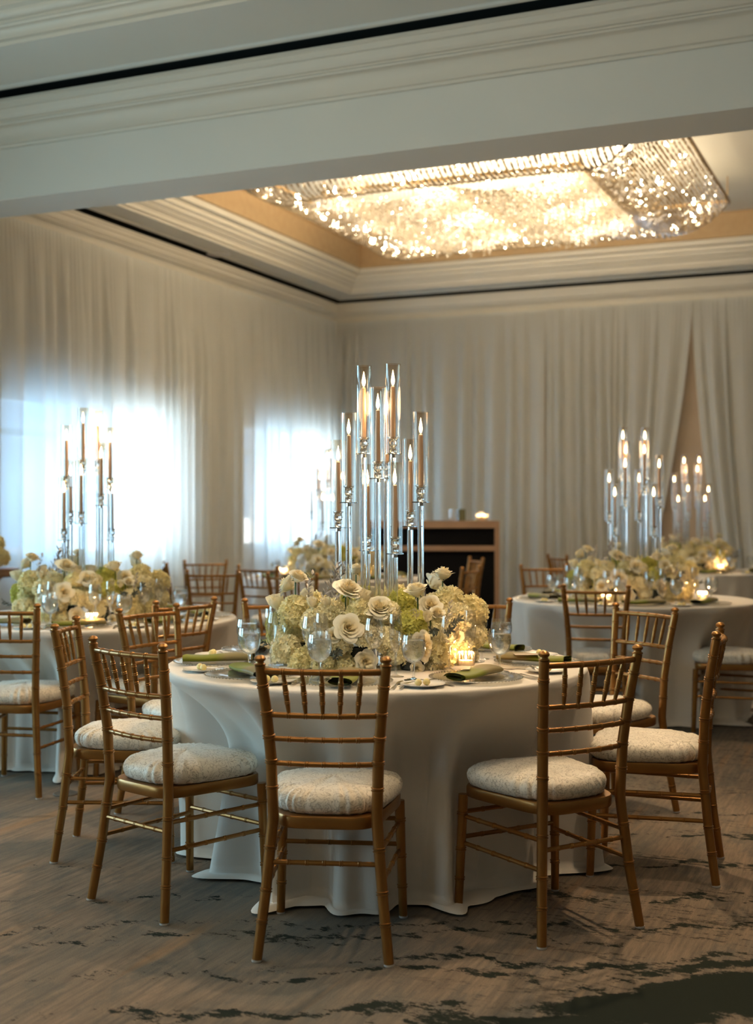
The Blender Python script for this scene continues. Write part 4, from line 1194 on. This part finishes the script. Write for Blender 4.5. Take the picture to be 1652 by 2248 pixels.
m = MB(); m.lathe([(.05, 0), (.052, .004), (.055, .12), (.053, .12), (.05, .006), (.001, .006)], 24); o = m.build('glass_jar', glass_thin); o.location = onbar(.23)
tag(o, 'clear glass jar left of the olive box on the bar', 'jar')
put_votive(onbar(.50), 'left one of the pair of votives glowing on the bar', .6)
put_votive(onbar(.565), 'right one of the pair of votives glowing on the bar', .6)
m = MB(); m.lathe([(.012, 0), (.035, .02), (.04, .05), (.03, .085), (.012, .10)], 20); o = m.build('glass_globe', pot_m); o.location = onbar(.535, .32)
tag(o, 'small whitish globe behind the bar votives', 'ornament')

# ------------------------------------------------------------------ side table at the left edge with flowers
c = P(-30, 9.1); T = thing('side_table', 'brown wooden side table cut by the left edge of the photo', 'table', (c.x, c.y, 0), YAW)
m = MB(); m.lathe([(.01, .87), (.20, .87), (.22, .885), (.23, .93), (.01, .935)], 32); m.build('table_top', bar_wood, T)
m = MB(); m.lathe([(.16, 0), (.16, .03), (.04, .06), (.035, .5), (.06, .8), (.12, .87)], 24); m.build('pedestal', bar_wood, T)
T2 = thing('flower_pile', 'cream hydrangeas heaped on the brown side table at the left edge', 'flowers', (c.x, c.y, .936))
for dx, dy, z, s in ((.0, 0, .07, .08), (.10, 0, .07, .075), (-.1, .02, .07, .08), (.04, .05, .17, .08), (.02, -.09, .08, .07)):
    q = W(dx, dy, z); o = link('hydrangea', HYDS['c'][0], T2); o.location = q; o.scale = (s,) * 3

# pale cover thrown over the far chair back
q = W(-1.76, 10.75); m = MB()
m.grid(lambda i, j: ((-.17 + .34 * i / 10), (-.085 if j < 3 else -.03) + .004 * sin(i * 1.7), [.70, .78, .86, .925, .925, .86, .80][j] + .006 * sin(i)), 11, 7)
o = m.build('chair_cover', pot_m); d = W(.97, .2); o.location = (q.x, q.y, 0); o.rotation_euler = (0, 0, atan2(d.y, d.x) - pi / 2)
tag(o, 'pale cloth hung over the back of the side-on far chair', 'cloth')
# round brass floor outlet in the carpet
q = P(144, 5.95); m = MB(); m.lathe([(.001, 0), (.055, 0), (.06, .003), (.055, .006), (.048, .004), (.001, .004)], 28); o = m.build('floor_outlet', chrome_m); o.location = (q.x, q.y, .0005)
tag(o, 'round metal floor outlet in the carpet at left', 'floor outlet')
q = P(479, 12.9); m = MB(); m.lathe([(.001, -.002), (.09, -.002), (.11, -.012), (.12, -.012), (.12, 0), (.001, 0)], 28); o = m.build('recessed_ceiling_light', frame_m); o.location = (q.x, q.y, HC)
tag(o, 'round unlit recessed fitting in the ceiling rim at left', 'ceiling light')
